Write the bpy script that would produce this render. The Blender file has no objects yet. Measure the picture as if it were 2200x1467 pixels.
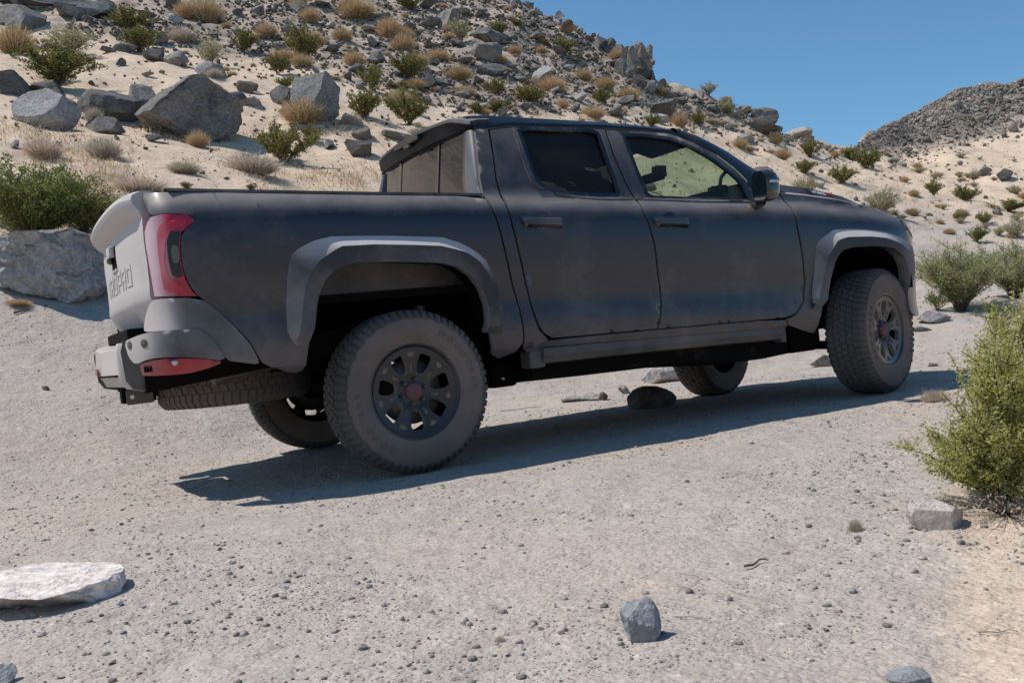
import bpy, bmesh, math, random
import numpy as np
from mathutils import Vector, Matrix
from mathutils.geometry import delaunay_2d_cdt

# ------------------------------------------------------------------ camera, sky, sun
scene = bpy.context.scene
COL = scene.collection
CAM_H = 0.70                      # camera height above the road under it
FOC = 2139.37                     # focal length in photo pixels (35 mm on a 36 mm sensor)
cam_data = bpy.data.cameras.new('camera')
cam_data.lens = 35.0
cam_data.sensor_width = 36.0
cam_data.clip_start = 0.05
cam_data.clip_end = 2000
cam = bpy.data.objects.new('camera', cam_data)
COL.objects.link(cam)
cam.location = (0, 0, CAM_H)
cam.rotation_euler = (math.radians(90), 0, 0)
scene.camera = cam

# truck frame: x forward, y to its left, z up; origin on the ground between the rear wheels
TC = np.array([-1.8997224, -5.5952929, 0.67440037])
TR = np.array([0.87728529, -0.46877632, -0.10304986])
TU = np.array([0.09665433, -0.03775815, 0.99460156])
TF = np.array([0.47013663, 0.88250954, -0.01218459])
def t2w(P):
    d = np.asarray(P, float) - TC
    return np.stack([d @ TR, d @ TF, d @ TU + CAM_H], -1)
TM = Matrix(((TR[0], TR[1], TR[2], -TC @ TR), (TF[0], TF[1], TF[2], -TC @ TF), (TU[0], TU[1], TU[2], -TC @ TU + CAM_H), (0, 0, 0, 1)))

sd = np.array([-0.50, 0.29, 1.0])            # direction to the sun, truck frame
sw = np.array([sd @ TR, sd @ TF, sd @ TU]); sw /= np.linalg.norm(sw)
SUN = Vector(sw)
elev = math.asin(SUN.z); azim = math.atan2(SUN.x, SUN.y)
world = bpy.data.worlds.new('World')
scene.world = world
world.use_nodes = True
wn = world.node_tree.nodes; wl = world.node_tree.links
wn.clear()
sky = wn.new('ShaderNodeTexSky'); sky.sky_type = 'NISHITA'; sky.sun_disc = False
sky.sun_elevation = elev; sky.sun_rotation = azim
sky.altitude = 1200; sky.air_density = 1.0; sky.dust_density = 0.15; sky.ozone_density = 3.0
hs = wn.new('ShaderNodeMix'); hs.data_type = 'RGBA'; hs.blend_type = 'MULTIPLY'; hs.inputs[0].default_value = 1.0; hs.inputs[7].default_value = (.88, 1.20, 1.23, 1)   # clear, slightly cyan desert sky
bgn = wn.new('ShaderNodeBackground'); bgn.inputs['Strength'].default_value = 0.105
wo = wn.new('ShaderNodeOutputWorld')
wl.new(sky.outputs[0], hs.inputs[6]); wl.new(hs.outputs[2], bgn.inputs['Color']); wl.new(bgn.outputs[0], wo.inputs['Surface'])
sl = bpy.data.lights.new('sun', 'SUN'); sl.energy = 4.1; sl.angle = math.radians(0.53); sl.color = (1.0, 0.94, 0.875)
so = bpy.data.objects.new('sun', sl); COL.objects.link(so)
so.rotation_euler = SUN.to_track_quat('Z', 'Y').to_euler()
so.location = SUN * 50
scene.view_settings.view_transform = 'Standard'
scene.view_settings.look = 'None'
scene.view_settings.exposure = 0.0
scene.view_settings.gamma = 1.0
scene.view_settings.use_curve_mapping = False
scene.render.engine = 'CYCLES'
scene.cycles.max_bounces = 8
scene.cycles.transparent_max_bounces = 16
scene.cycles.use_denoising = True

rng = np.random.default_rng(7)
random.seed(7)

# ------------------------------------------------------------------ helpers
def link(o, parent=None):
    COL.objects.link(o)
    if parent is not None: o.parent = parent
    return o
def tag(o, label=None, cat=None, group=None, kind=None):
    if label: o['label'] = label
    if cat: o['category'] = cat
    if group: o['group'] = group
    if kind: o['kind'] = kind
    return o
def empty(name, parent=None, loc=(0, 0, 0)):
    o = bpy.data.objects.new(name, None); o.empty_display_size = 0.1
    o.location = loc
    return link(o, parent)
def mesh_from(name, V, F, mat, smooth=False, attrs=None):
    V = np.asarray(V, np.float32)
    m = bpy.data.meshes.new(name)
    if isinstance(F, np.ndarray):
        n, k = F.shape
        m.vertices.add(len(V)); m.vertices.foreach_set('co', V.ravel())
        m.loops.add(n * k); m.loops.foreach_set('vertex_index', F.astype(np.int32).ravel())
        m.polygons.add(n); m.polygons.foreach_set('loop_start', np.arange(0, n * k, k, dtype=np.int32))
        m.update(calc_edges=True)
    else:
        m.from_pydata(V.tolist(), [], [tuple(int(i) for i in f) for f in F]); m.update()
    if smooth: m.polygons.foreach_set('use_smooth', np.ones(len(m.polygons), bool))
    if mat is not None: m.materials.append(mat)
    for k, a in (attrs or {}).items():
        at = m.attributes.new(k, 'FLOAT', 'POINT'); at.data.foreach_set('value', np.asarray(a, np.float32).ravel())
    return m
def mobj(name, V, F, mat, parent=None, smooth=False, attrs=None):
    return link(bpy.data.objects.new(name, mesh_from(name, V, F, mat, smooth, attrs)), parent)
def bm_obj(name, bm, mat, parent=None, smooth=False):
    m = bpy.data.meshes.new(name); bm.to_mesh(m); bm.free()
    if smooth:
        for p in m.polygons: p.use_smooth = True
    m.materials.append(mat)
    return link(bpy.data.objects.new(name, m), parent)
def smoothstep(a, b, x):
    t = np.clip((x - a) / (b - a), 0, 1); return t * t * (3 - 2 * t)
def hermite(xs, ys):
    xs = np.asarray(xs, float); ys = np.asarray(ys, float); h = np.diff(xs); dl = np.diff(ys) / h
    m = np.empty_like(ys); m[0] = dl[0]; m[-1] = dl[-1]
    for i in range(1, len(xs) - 1):
        m[i] = 0 if dl[i-1] * dl[i] <= 0 else 3 * (h[i-1] + h[i]) / ((2 * h[i] + h[i-1]) / dl[i-1] + (h[i] + 2 * h[i-1]) / dl[i])
    def f(x):
        x = np.asarray(x, float); i = np.clip(np.searchsorted(xs, x) - 1, 0, len(h) - 1)
        t = np.clip((x - xs[i]) / h[i], -.5, 1.5)
        return (2*t**3 - 3*t**2 + 1) * ys[i] + (t**3 - 2*t**2 + t) * h[i] * m[i] + (-2*t**3 + 3*t**2) * ys[i+1] + (t**3 - t**2) * h[i] * m[i+1]
    return f
_perm = np.random.default_rng(3).integers(0, 65536, 65536)
def _hash(ix, iy, seed):
    return _perm[(_perm[(ix + seed * 131) & 65535] + iy) & 65535] / 65535.0
def vnoise(x, y, seed=0):
    ix = np.floor(x).astype(np.int64); iy = np.floor(y).astype(np.int64); fx = x - ix; fy = y - iy
    fx = fx**3 * (fx * (fx * 6 - 15) + 10); fy = fy**3 * (fy * (fy * 6 - 15) + 10)
    a = _hash(ix, iy, seed); b = _hash(ix + 1, iy, seed); c = _hash(ix, iy + 1, seed); d = _hash(ix + 1, iy + 1, seed)
    return (a * (1 - fx) + b * fx) * (1 - fy) + (c * (1 - fx) + d * fx) * fy - 0.5
def fbm(x, y, sc, oct=4, seed=0, gain=.5):
    r = 0; a = 1.0; f = 1.0 / sc
    for o in range(oct):
        r = r + a * vnoise(x * f + 17.3 * o, y * f - 9.1 * o, seed + o); a *= gain; f *= 2.03
    return r

# ------------------------------------------------------------------ materials
class NT:
    def __init__(s, name):
        s.m = bpy.data.materials.new(name); s.m.use_nodes = True
        s.t = s.m.node_tree; s.t.nodes.clear()
        s.out = s.t.nodes.new('ShaderNodeOutputMaterial')
        s.p = s.t.nodes.new('ShaderNodeBsdfPrincipled'); s.t.links.new(s.p.outputs[0], s.out.inputs[0])
        s.tc = None
    def n(s, ty, **kw):
        nd = s.t.nodes.new('ShaderNode' + ty)
        for k, v in kw.items():
            if k.startswith('i_'):
                key = k[2:]
                key = int(key) if key.isdigit() else key.replace('_', ' ')
                s.set(nd, key, v)
            else: setattr(nd, k, v)
        return nd
    def set(s, nd, key, v):
        if hasattr(v, 'is_output') or isinstance(v, bpy.types.NodeSocket): s.t.links.new(v, nd.inputs[key])
        else: nd.inputs[key].default_value = v
    def co(s, kind='Object'):
        if s.tc is None: s.tc = s.t.nodes.new('ShaderNodeTexCoord')
        return s.tc.outputs[kind]
    def noise(s, scale, detail=4, rough=.55, vec=None, dist=0.0):
        return s.n('TexNoise', i_Vector=vec if vec is not None else s.co(), i_Scale=scale, i_Detail=detail, i_Roughness=rough, i_Distortion=dist).outputs['Fac']
    def vor(s, scale, feature='F1', vec=None, out='Distance'):
        nd = s.n('TexVoronoi', i_Vector=vec if vec is not None else s.co(), i_Scale=scale); nd.feature = feature
        return nd.outputs[out]
    def ramp(s, fac, stops, interp='LINEAR'):
        nd = s.n('ValToRGB', i_Fac=fac); cr = nd.color_ramp; cr.interpolation = interp
        while len(cr.elements) < len(stops): cr.elements.new(0.5)
        for e, (p, c) in zip(cr.elements, stops):
            e.position = p; e.color = (c, c, c, 1) if isinstance(c, (int, float)) else (*c, 1)
        return nd.outputs[0]
    def mix(s, f, a, b, mode='MIX'):
        nd = s.n('Mix'); nd.data_type = 'RGBA'; nd.blend_type = mode
        for k, v in ((0, f), (6, a), (7, b)):
            if isinstance(v, bpy.types.NodeSocket): s.t.links.new(v, nd.inputs[k])
            elif k == 0: nd.inputs[0].default_value = v
            else: nd.inputs[k].default_value = (*v, 1) if not isinstance(v, (int, float)) else (v, v, v, 1)
        return nd.outputs[2]
    def math(s, op, a, b=0.0, clamp=False):
        nd = s.n('Math'); nd.operation = op; nd.use_clamp = clamp
        s.set(nd, 0, a); s.set(nd, 1, b)
        return nd.outputs[0]
    def bump(s, h, strength=.3, dist=.01, normal=None):
        nd = s.n('Bump', i_Height=h, i_Strength=strength, i_Distance=dist)
        if normal is not None: s.set(nd, 'Normal', normal)
        return nd.outputs[0]
    def sep(s, v): return s.n('SeparateXYZ', i_0=v).outputs
    def P(s, **kw):
        for k, v in kw.items():
            key = k.replace('_', ' ')
            if isinstance(v, bpy.types.NodeSocket): s.t.links.new(v, s.p.inputs[key])
            elif isinstance(v, tuple): s.p.inputs[key].default_value = (*v, 1)
            else: s.p.inputs[key].default_value = v
        return s.m

def m_ground():
    s = NT('desert_ground'); g = s.n('NewGeometry'); pos = g.outputs['Position']
    rub = s.n('Attribute', attribute_name='rub').outputs['Fac']
    road = s.n('Attribute', attribute_name='road').outputs['Fac']
    n1 = s.noise(.55, 6, .6, pos); n2 = s.noise(4.0, 6, .65, pos); n3 = s.noise(55, 4, .6, pos); n4 = s.noise(210, 3, .6, pos)
    sand = s.ramp(n2, [(.3, (.57, .445, .33)), (.55, (.67, .53, .395)), (.75, (.72, .59, .455))])
    straw = s.ramp(s.noise(.9, 7, .72, pos), [(.53, 0.0), (.66, 1.0)])
    sand = s.mix(s.math('MULTIPLY', straw, .55), sand, (.52, .37, .20))
    grey = s.ramp(n2, [(.3, (.388, .342, .30)), (.5, (.443, .395, .35)), (.7, (.485, .434, .38))])
    grey = s.mix(s.ramp(n1, [(.42, 0.0), (.62, .6)]), grey, (.50, .405, .325))
    col = s.mix(road, sand, grey)
    rk = s.vor(1.8, vec=pos, out='Color'); rkv = s.n('SeparateColor', i_0=rk).outputs[0]
    rcol = s.ramp(rkv, [(0.0, (.11, .095, .085)), (.5, (.23, .20, .175)), (1.0, (.40, .34, .29))])
    rmask = s.math('MULTIPLY', s.ramp(s.math('ADD', rub, s.math('MULTIPLY', s.math('SUBTRACT', n2, .5), .9)), [(.45, 0.0), (.65, 1.0)]), s.math('ADD', .62, s.math('MULTIPLY', .5, s.math('SUBTRACT', rub, 1.0)), clamp=True))
    col = s.mix(rmask, col, rcol)
    # single grains and small stones of other colours
    vc = s.n('SeparateColor', i_0=s.vor(95, vec=pos, out='Color')).outputs[0]
    spk = s.ramp(vc, [(0.0, .62), (.12, .88), (.5, 1.0), (.88, 1.06), (1.0, 1.38)])
    col = s.mix(.55, col, spk, 'MULTIPLY')
    vc2 = s.n('SeparateColor', i_0=s.vor(33, vec=pos, out='Color')).outputs[1]
    col = s.mix(.6, col, s.ramp(vc2, [(0.0, .66), (.07, .96), (.9, 1.0), (1.0, 1.22)]), 'MULTIPLY')
    col = s.mix(.35, col, s.ramp(n3, [(.25, .75), (.75, 1.2)]), 'MULTIPLY')
    h = s.math('ADD', s.math('MULTIPLY', s.vor(95, 'SMOOTH_F1', pos), -.8), s.math('MULTIPLY', n3, 1.1))
    h = s.math('ADD', h, s.math('MULTIPLY', s.vor(38, 'F1', pos), -.5))
    h = s.math('ADD', h, s.math('MULTIPLY', n4, .25))
    b = s.bump(h, .55, .010)
    b2 = s.bump(s.math('ADD', s.math('MULTIPLY', s.vor(1.8, vec=pos), s.math('MULTIPLY', rmask, -1.2)), s.math('MULTIPLY', s.noise(9, 5, .6, pos), .25)), .8, .16, b)
    return s.P(Base_Color=col, Roughness=.95, Normal=b2, Specular_IOR_Level=.15)

def m_rock(name, dark, light, warm, crack=3.0, bumpd=.03):
    s = NT(name)
    ri = s.n('ObjectInfo').outputs['Random']
    geo = s.n('NewGeometry'); pos = geo.outputs['Position']
    n = s.noise(2.2, 7, .65, pos); nf = s.noise(17, 5, .65, pos)
    c = s.ramp(n, [(.32, dark), (.5, tuple((a + b) / 2 for a, b in zip(dark, light))), (.68, light)])
    c = s.mix(s.ramp(s.noise(1.1, 4, .6, pos), [(.5, 0.0), (.68, .75)]), c, warm)
    c = s.mix(.8, c, s.ramp(ri, [(0, .72), (.5, .97), (1, 1.25)]), 'MULTIPLY')
    isl = geo.outputs['Random Per Island']
    c = s.mix(.75, c, s.ramp(isl, [(0, .60), (.5, .98), (1, 1.35)]), 'MULTIPLY')
    c = s.mix(.8, c, s.ramp(nf, [(.3, .6), (.7, 1.3)]), 'MULTIPLY')
    c = s.mix(.5, c, s.ramp(s.noise(45, 4, .7, pos), [(.35, .6), (.6, 1.15)]), 'MULTIPLY')
    w = s.n('TexVoronoi', i_Vector=pos, i_Scale=crack); w.feature = 'DISTANCE_TO_EDGE'
    ck = s.ramp(s.math('ADD', w.outputs['Distance'], s.math('MULTIPLY', s.math('SUBTRACT', nf, .5), .5)), [(0, 0.0), (.03, 1.0)])
    h = s.math('ADD', s.math('MULTIPLY', ck, .10), s.math('ADD', s.math('MULTIPLY', nf, .8), s.math('MULTIPLY', s.noise(60, 3, .6, pos), .25)))
    return s.P(Base_Color=c, Roughness=.9, Specular_IOR_Level=.2, Normal=s.bump(h, 1.0, bumpd * 1.6))

def m_leaf(name, cols, trans=.25):
    s = NT(name)
    v = s.n('Attribute', attribute_name='var').outputs['Fac']
    ri = s.n('ObjectInfo').outputs['Random']
    c = s.ramp(v, [(i / (len(cols) - 1), k) for i, k in enumerate(cols)])
    c = s.mix(.7, c, s.ramp(ri, [(0, (.85, .9, .8)), (.5, (1, 1, 1)), (1, (1.18, 1.08, 1.1))]), 'MULTIPLY')
    s.P(Base_Color=c, Roughness=.75, Specular_IOR_Level=.25)
    tr = s.n('BsdfTranslucent', i_Color=c); mx = s.n('MixShader', i_0=trans)
    s.t.links.new(s.p.outputs[0], mx.inputs[1]); s.t.links.new(tr.outputs[0], mx.inputs[2]); s.t.links.new(mx.outputs[0], s.out.inputs[0])
    return s.m

DUST = (.37, .325, .295)
def m_dusty(name, base, dust=.3, rough=.45, coat=.0, low=.25, up=.55, rear=0.0, dcol=DUST, metallic=0.0, streak=False, fine=.0, wipes=False):
    """dusty painted / plastic surface: dust lies low down and in patches; upward faces get dust plus painted sunlight"""
    s = NT(name); oc = s.co(); g = s.n('NewGeometry')
    nz = s.sep(g.outputs['Normal'])[2]; z = s.sep(oc)[2]
    n1 = s.noise(1.7, 6, .62); n2 = s.noise(9, 5, .6); n3 = s.noise(160, 2, .5)
    m = s.math('ADD', dust, s.math('MULTIPLY', s.math('SUBTRACT', n1, .5), .85))
    m = s.math('ADD', m, s.math('MULTIPLY', s.math('SUBTRACT', n2, .5), .22))
    m = s.math('ADD', m, s.math('MULTIPLY', s.math('MAXIMUM', s.math('SUBTRACT', nz, .17), 0.0), up * 1.25))  # lightens upward faces: dust and sunlight both put into the colour
    if rear:       # the wake behind the truck lays dust on everything that faces back
        vt = s.n('VectorTransform', i_0=g.outputs['Normal']); vt.vector_type = 'NORMAL'; vt.convert_from = 'WORLD'; vt.convert_to = 'OBJECT'
        rx = s.math('MAXIMUM', s.math('MULTIPLY', s.sep(vt.outputs[0])[0], -1.0), 0.0)
        m = s.math('ADD', m, s.math('MULTIPLY', s.math('MAXIMUM', s.math('SUBTRACT', rx, .28), 0.0), rear * 1.4))
    m = s.math('ADD', m, s.math('MULTIPLY', s.ramp(z, [(.45, 1.0), (1.0, 0.0)]), low))
    m = s.math('ADD', m, s.math('MULTIPLY', s.math('SUBTRACT', n3, .5), .12), clamp=True)
    if wipes:      # finger and brush wipes that took the dust off
        mp = s.n('Mapping', i_0=oc); mp.inputs['Scale'].default_value = (7, 1, 2.0); mp.inputs['Rotation'].default_value = (0, .5, 0)
        wm = s.ramp(s.n('TexNoise', i_Vector=mp.outputs[0], i_Scale=.55, i_Detail=6.0, i_Roughness=.7).outputs['Fac'], [(.60, 1.0), (.68, .35)])
        m = s.math('MULTIPLY', m, wm)
    c = s.mix(m, base, dcol)
    r = s.math('ADD', rough, s.math('MULTIPLY', m, .45), clamp=True)
    s.P(Base_Color=c, Roughness=r, Metallic=metallic)
    if rough > .8: s.P(Specular_IOR_Level=.12)
    if coat: s.P(Coat_Weight=s.math('MULTIPLY', coat, s.math('SUBTRACT', 1.0, m), clamp=True), Coat_Roughness=.2)
    if fine: s.P(Normal=s.bump(s.noise(140, 3, .6), .25, .002))
    return s.m

def m_plain(name, col, rough=.6, metallic=0.0, **kw):
    s = NT(name)
    if rough > .8: kw['Specular_IOR_Level'] = .1
    n = s.noise(14, 5, .6)
    c = s.mix(.5, col, s.ramp(n, [(.3, .75), (.7, 1.25)]), 'MULTIPLY')
    return s.P(Base_Color=c, Roughness=rough, Metallic=metallic, **kw)

def m_glass(name, tint, dirt=.1, refl=.9, dcol=(.33, .30, .26), base=.04):
    s = NT(name); s.t.nodes.remove(s.p)
    tr = s.n('BsdfTransparent', i_Color=(*tint, 1)); gl = s.n('BsdfGlossy', i_Roughness=.02, i_Color=(refl, refl, refl, 1))
    lw = s.n('LayerWeight'); fr = s.math('ADD', base, s.math('MULTIPLY', .9, s.math('POWER', lw.outputs['Facing'], 5.0))); a = s.n('MixShader', i_0=fr)
    s.t.links.new(tr.outputs[0], a.inputs[1]); s.t.links.new(gl.outputs[0], a.inputs[2])
    df = s.n('BsdfDiffuse', i_Color=(*dcol, 1))
    d = s.math('MULTIPLY', s.ramp(s.noise(3.5, 6, .65), [(.3, .35), (.75, 1.0)]), dirt)
    b = s.n('MixShader', i_0=d)
    s.t.links.new(a.outputs[0], b.inputs[1]); s.t.links.new(df.outputs[0], b.inputs[2]); s.t.links.new(b.outputs[0], s.out.inputs[0])
    return s.m

M = {}
M['ground'] = m_ground()
M['rock'] = m_rock('grey_rock', (.095, .088, .083), (.29, .272, .258), (.21, .155, .115))
M['scree'] = m_rock('scree_rock', (.19, .163, .14), (.35, .31, .272), (.32, .25, .19))
M['brush'] = m_leaf('pale_green_brush', [(.20, .21, .085), (.36, .385, .155), (.50, .505, .25), (.62, .60, .42)], .45)
M['rock_pale'] = m_rock('pale_rock', (.24, .23, .22), (.43, .415, .40), (.37, .31, .26))
M['rock_white'] = m_rock('white_rock', (.50, .455, .42), (.66, .605, .56), (.58, .49, .42), 6, .014)
M['rock_blue'] = m_rock('blue_grey_rock', (.30, .315, .33), (.47, .48, .49), (.42, .37, .33), 8, .012)
M['pebble'] = m_rock('pebble', (.32, .29, .265), (.52, .47, .43), (.46, .37, .31), 20, .002)
M['green'] = m_leaf('green_leaves', [(.08, .09, .022), (.155, .195, .045), (.25, .29, .075), (.40, .39, .17)], .4)
M['fresh'] = m_leaf('fresh_green_leaves', [(.19, .18, .045), (.35, .375, .075), (.49, .50, .14), (.60, .58, .30), (.72, .70, .54)], .5)
M['olive'] = m_leaf('olive_leaves', [(.08, .082, .028), (.17, .17, .05), (.27, .255, .085), (.40, .35, .16)])
M['sage'] = m_leaf('grey_green_leaves', [(.22, .205, .11), (.37, .35, .20), (.50, .47, .30), (.64, .59, .45)], .4)
M['golden'] = m_leaf('golden_dry_grass', [(.34, .23, .12), (.50, .35, .20), (.62, .45, .27), (.70, .56, .38)])
M['pale_dry'] = m_leaf('pale_dry_stems', [(.36, .30, .23), (.50, .43, .345), (.60, .52, .42), (.68, .61, .51)])
M['twig'] = m_plain('twig_bark', (.17, .13, .10), .9)
M['twig_dark'] = m_plain('dark_twig_bark', (.075, .05, .038), .9)

# ------------------------------------------------------------------ the land
def plane_z(x, y):       # the road plane the truck stands on (levelled off far away to the sides)
    xe = 40 * np.tanh(x / 40)
    return 0.0225 + .10361 * xe + .01225 * np.minimum(y, 60)
_cols = [-500, 0, 250, 450, 800, 1100, 1400, 1650, 1830, 1950, 2200, 2600]
_d0 = [4.2, 4.8, 5.2, 6.0, 7.9, 8.8, 9.4, 10.2, 11, 11, 11, 9]
_kn = [
 [(6.3,940),(8,790),(9.5,640),(12,420),(16,300),(21,200),(30,60),(45,-60),(75,-200)],
 [(6.3,965),(8,815),(9.5,665),(12,430),(16,325),(21,240),(30,110),(45,-10),(75,-170)],
 [(6.6,955),(8,840),(9.8,690),(12,505),(16,360),(21,275),(30,150),(45,15),(75,-130)],
 [(7,935),(8.5,840),(10,710),(12.5,540),(16.5,390),(21,310),(30,180),(45,40),(75,-90)],
 [(8.8,870),(10,800),(12,690),(14.5,540),(18,430),(23,330),(32,200),(47,70),(75,-40)],
 [(9.5,850),(11,790),(13,700),(16,580),(20,460),(26,350),(36,220),(50,100),(66,6)],
 [(10,836),(11.5,780),(14,700),(17,610),(22,490),(28,390),(38,290),(50,215),(62,170)],
 [(11,812),(12.5,765),(15,690),(18,620),(23,520),(30,425),(40,345),(52,285),(63,245)],
 [(12,790),(13.5,748),(16,680),(19,620),(24,540),(32,450),(44,380),(58,340),(72,318)],
 [(12,772),(14,720),(17,655),(21,592),(27,520),(37,440),(55,375),(85,310),(115,240)],
 [(12,745),(14,690),(17,635),(21,580),(28,515),(40,445),(60,370),(95,280),(135,165)],
 [(10,720),(13,660),(16,600),(20,540),(28,470),(40,380),(60,300),(95,200),(135,60)]]
_sx = [1110,1120,1170,1250,1300,1375,1392,1402,1412,1450,1520,1560,1640,1700,1745,1790,1830,1860,1900,1960,2000,2060,2130,2160,2200,2400]
_sy = [0,4,24,58,88,112,136,160,178,194,214,224,250,288,300,318,322,298,272,242,222,193,183,186,172,120]
def knots(px):
    D = np.array([[k[0] for k in c] for c in _kn], float); Y = np.array([[k[1] for k in c] for c in _kn], float)
    d = [np.interp(px, _cols, D[:, k]) for k in range(9)]; y = [np.interp(px, _cols, Y[:, k]) for k in range(9)]
    if px > 1110:
        new = np.interp(px, _sx, _sy); dy = new - y[8]; y[8] = new; y[7] += dy * .35
    return np.interp(px, _cols, _d0), d, y
dense = math.radians(35.5)
AZ = np.concatenate([np.linspace(-math.pi, -dense, 74)[:-1], np.linspace(-dense, dense, 540), np.linspace(dense, math.pi, 74)[1:]])
R = np.exp(np.linspace(math.log(.45), math.log(330), 700))
nA, nR = len(AZ), len(R)
XX = np.sin(AZ)[:, None] * R[None]; YY = np.cos(AZ)[:, None] * R[None]
ZZ = np.zeros((nA, nR))
for i, a in enumerate(AZ):
    ac = float(np.clip(a, -math.radians(40), math.radians(38)))
    px = 1100 + FOC * math.tan(ac); px = min(max(px, -500), 2600)
    d0, d, y = knots(px)
    zs = [CAM_H + (733.5 - yy) / FOC * dd for dd, yy in zip(d, y)]
    x0 = (px - 1100) / FOC * d0
    dl = d[-1]; zl = zs[-1]
    kx = [d0] + d + [dl + 4, dl + 14, dl + 60, dl + 400]; kz = [float(plane_z(x0, d0))] + zs + [zl - .8, zl - 5.5, zl - 16, zl - 20]
    dep = R * math.cos(ac)
    T = hermite(kx, kz)(np.clip(dep, d0, dl + 399))
    w = smoothstep(d0, d0 + 2.2, dep)
    zp = plane_z(XX[i], YY[i])
    side = smoothstep(math.radians(48), math.radians(95), abs(a))       # behind the camera: open gentle ground
    w = w * (1 - side)
    ZZ[i] = zp * (1 - w) + T * w
back = smoothstep(math.radians(85), math.radians(125), np.abs(AZ))[:, None] * np.ones(nR)[None]
back = back * smoothstep(13, 24, np.hypot(XX, YY))          # unseen other valley side behind the camera, added and shaped for paint reflections
ZZ += 9 * smoothstep(13, 62, np.hypot(XX, YY)) * smoothstep(math.radians(85), math.radians(125), np.abs(AZ))[:, None]
ZZ += back * 1.6 * fbm(XX, YY, 7, 4, 61)
# hold the skyline at its true height
dl_ = np.zeros(nA); dm_ = np.ones(nA) * 62
for i, a in enumerate(AZ):
    px = 1100 + FOC * math.tan(a) if abs(a) < 1.2 else 9999
    if 1120 < px < 2330:
        j0 = int(np.argmax(np.where(YY[i] > 20, (ZZ[i] - CAM_H) / np.maximum(YY[i], .1), -9))); dm_[i] = YY[i, j0]
        dl_[i] = np.interp(px, _sx, _sy) - (733.5 - FOC * (ZZ[i, j0] - CAM_H) / YY[i, j0])
dl_ = np.convolve(dl_, np.ones(9) / 9, 'same')
ZZ -= dl_[:, None] / FOC * np.maximum(YY, 0) * smoothstep(.45, .95, YY / dm_[:, None])
tp = np.stack([XX, YY, ZZ - CAM_H], -1)
inv = np.array([TR, TF, TU])               # world -> truck frame
TP = tp @ inv + TC
dx = np.maximum(np.maximum(-.5 - TP[..., 0], TP[..., 0] - 3.8), 0); dyy = np.maximum(np.abs(TP[..., 1]) - 1.05, 0)
away = smoothstep(.0, 1.0, np.hypot(dx, dyy))
RR = np.hypot(XX, YY)
# relief: gentle swells, ruts along the track, lumps, gravel-sized roughness
ZZ += away * (.045 * fbm(XX, YY, 1.6, 3, 5) * np.clip(RR / 5, .4, 1))
rut = fbm(TP[..., 0] * .16 + fbm(XX, YY, 3, 2, 13) * .2, TP[..., 1], .42, 3, 12) * (RR < 16)
ZZ += away * .022 * rut
ZZ += (.3 + .7 * away) * .010 * fbm(XX, YY, .30, 3, 11) + .0045 * fbm(XX, YY, .07, 2, 21) * (RR < 14)
hill = smoothstep(9, 16, RR) * (np.abs(AZ)[:, None] < 1.0)
ZZ += hill * (fbm(XX, YY, 5.5, 5, 31, .55) * .028 * np.minimum(RR, 60) * .6 + .10 * fbm(XX, YY, .8, 3, 41))
for (a, b, dz) in ((0, .84, .032), (3.35, .84, -.033)):
    q = np.exp(-(((TP[..., 0] - a) / .45) ** 2 + ((TP[..., 1] - b) / .3) ** 2)); ZZ += dz * q
# packed-down dents at the near tyres
# image position of every vertex, used only to say where rubble and road lie
with np.errstate(divide='ignore', invalid='ignore'):
    PX = np.where(YY > .3, 1100 + FOC * XX / np.maximum(YY, .3), np.where(XX > 0, 3000, -900))
    PY = np.where(YY > .3, 733.5 - FOC * (ZZ - CAM_H) / np.maximum(YY, .3), 1500)
_bx = [-500, 0, 300, 500, 700, 900, 1100, 1300, 1500, 1700, 1830, 1950, 2050, 2200, 2600]
_by = [40, 45, 80, 130, 150, 215, 250, 235, 262, 305, 332, 335, 305, 262, 200]
def rubble(px, py):
    return smoothstep(-45, 45, np.interp(px, _bx, _by) - py)
RUB = rubble(PX, PY) * hill * (1 + .8 * smoothstep(70, 95, RR))
RUB = np.maximum(RUB, back * 1.3)
_rx = [-500, 0, 450, 800, 1100, 1400, 1700, 1900, 2100, 2600]
_ry = [620, 600, 470, 470, 520, 560, 500, 440, 470, 560]
ROAD = smoothstep(-70, 70, PY - np.interp(PX, _rx, _ry)) * (1 - .75 * smoothstep(1950, 2150, PX) * smoothstep(900, 1050, PY))
ROAD = np.where(YY < .3, 1 - back, ROAD)
def build_ground():
    V = np.stack([XX, YY, ZZ], -1).reshape(-1, 3)
    i, j = np.meshgrid(np.arange(nA - 1), np.arange(nR - 1), indexing='ij')
    a = (i * nR + j).ravel(); F = np.stack([a, a + 1, a + nR + 1, a + nR], 1)
    c = np.array([[0, 0, float(plane_z(0, 0))]]); ci = len(V)
    V = np.concatenate([V, c])
    fan = [(k * nR, (k + 1) * nR, ci) for k in range(nA - 1)]
    F4 = F
    m = mesh_from('ground', V, F4, M['ground'], True, {'rub': np.append(RUB.ravel(), 0), 'road': np.append(ROAD.ravel(), 1)})
    bm = bmesh.new(); bm.from_mesh(m); bm.verts.ensure_lookup_table()
    for f in fan:
        try: nf = bm.faces.new([bm.verts[x] for x in f]); nf.smooth = True
        except Exception: pass
    bmesh.ops.recalc_face_normals(bm, faces=bm.faces[:]) if False else None
    bm.to_mesh(m); bm.free()
    o = link(bpy.data.objects.new('ground', m)); tag(o, kind='structure')
    return o
ground = build_ground()
lR0, dR = math.log(.45), math.log(330 / .45) / (nR - 1)
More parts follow.
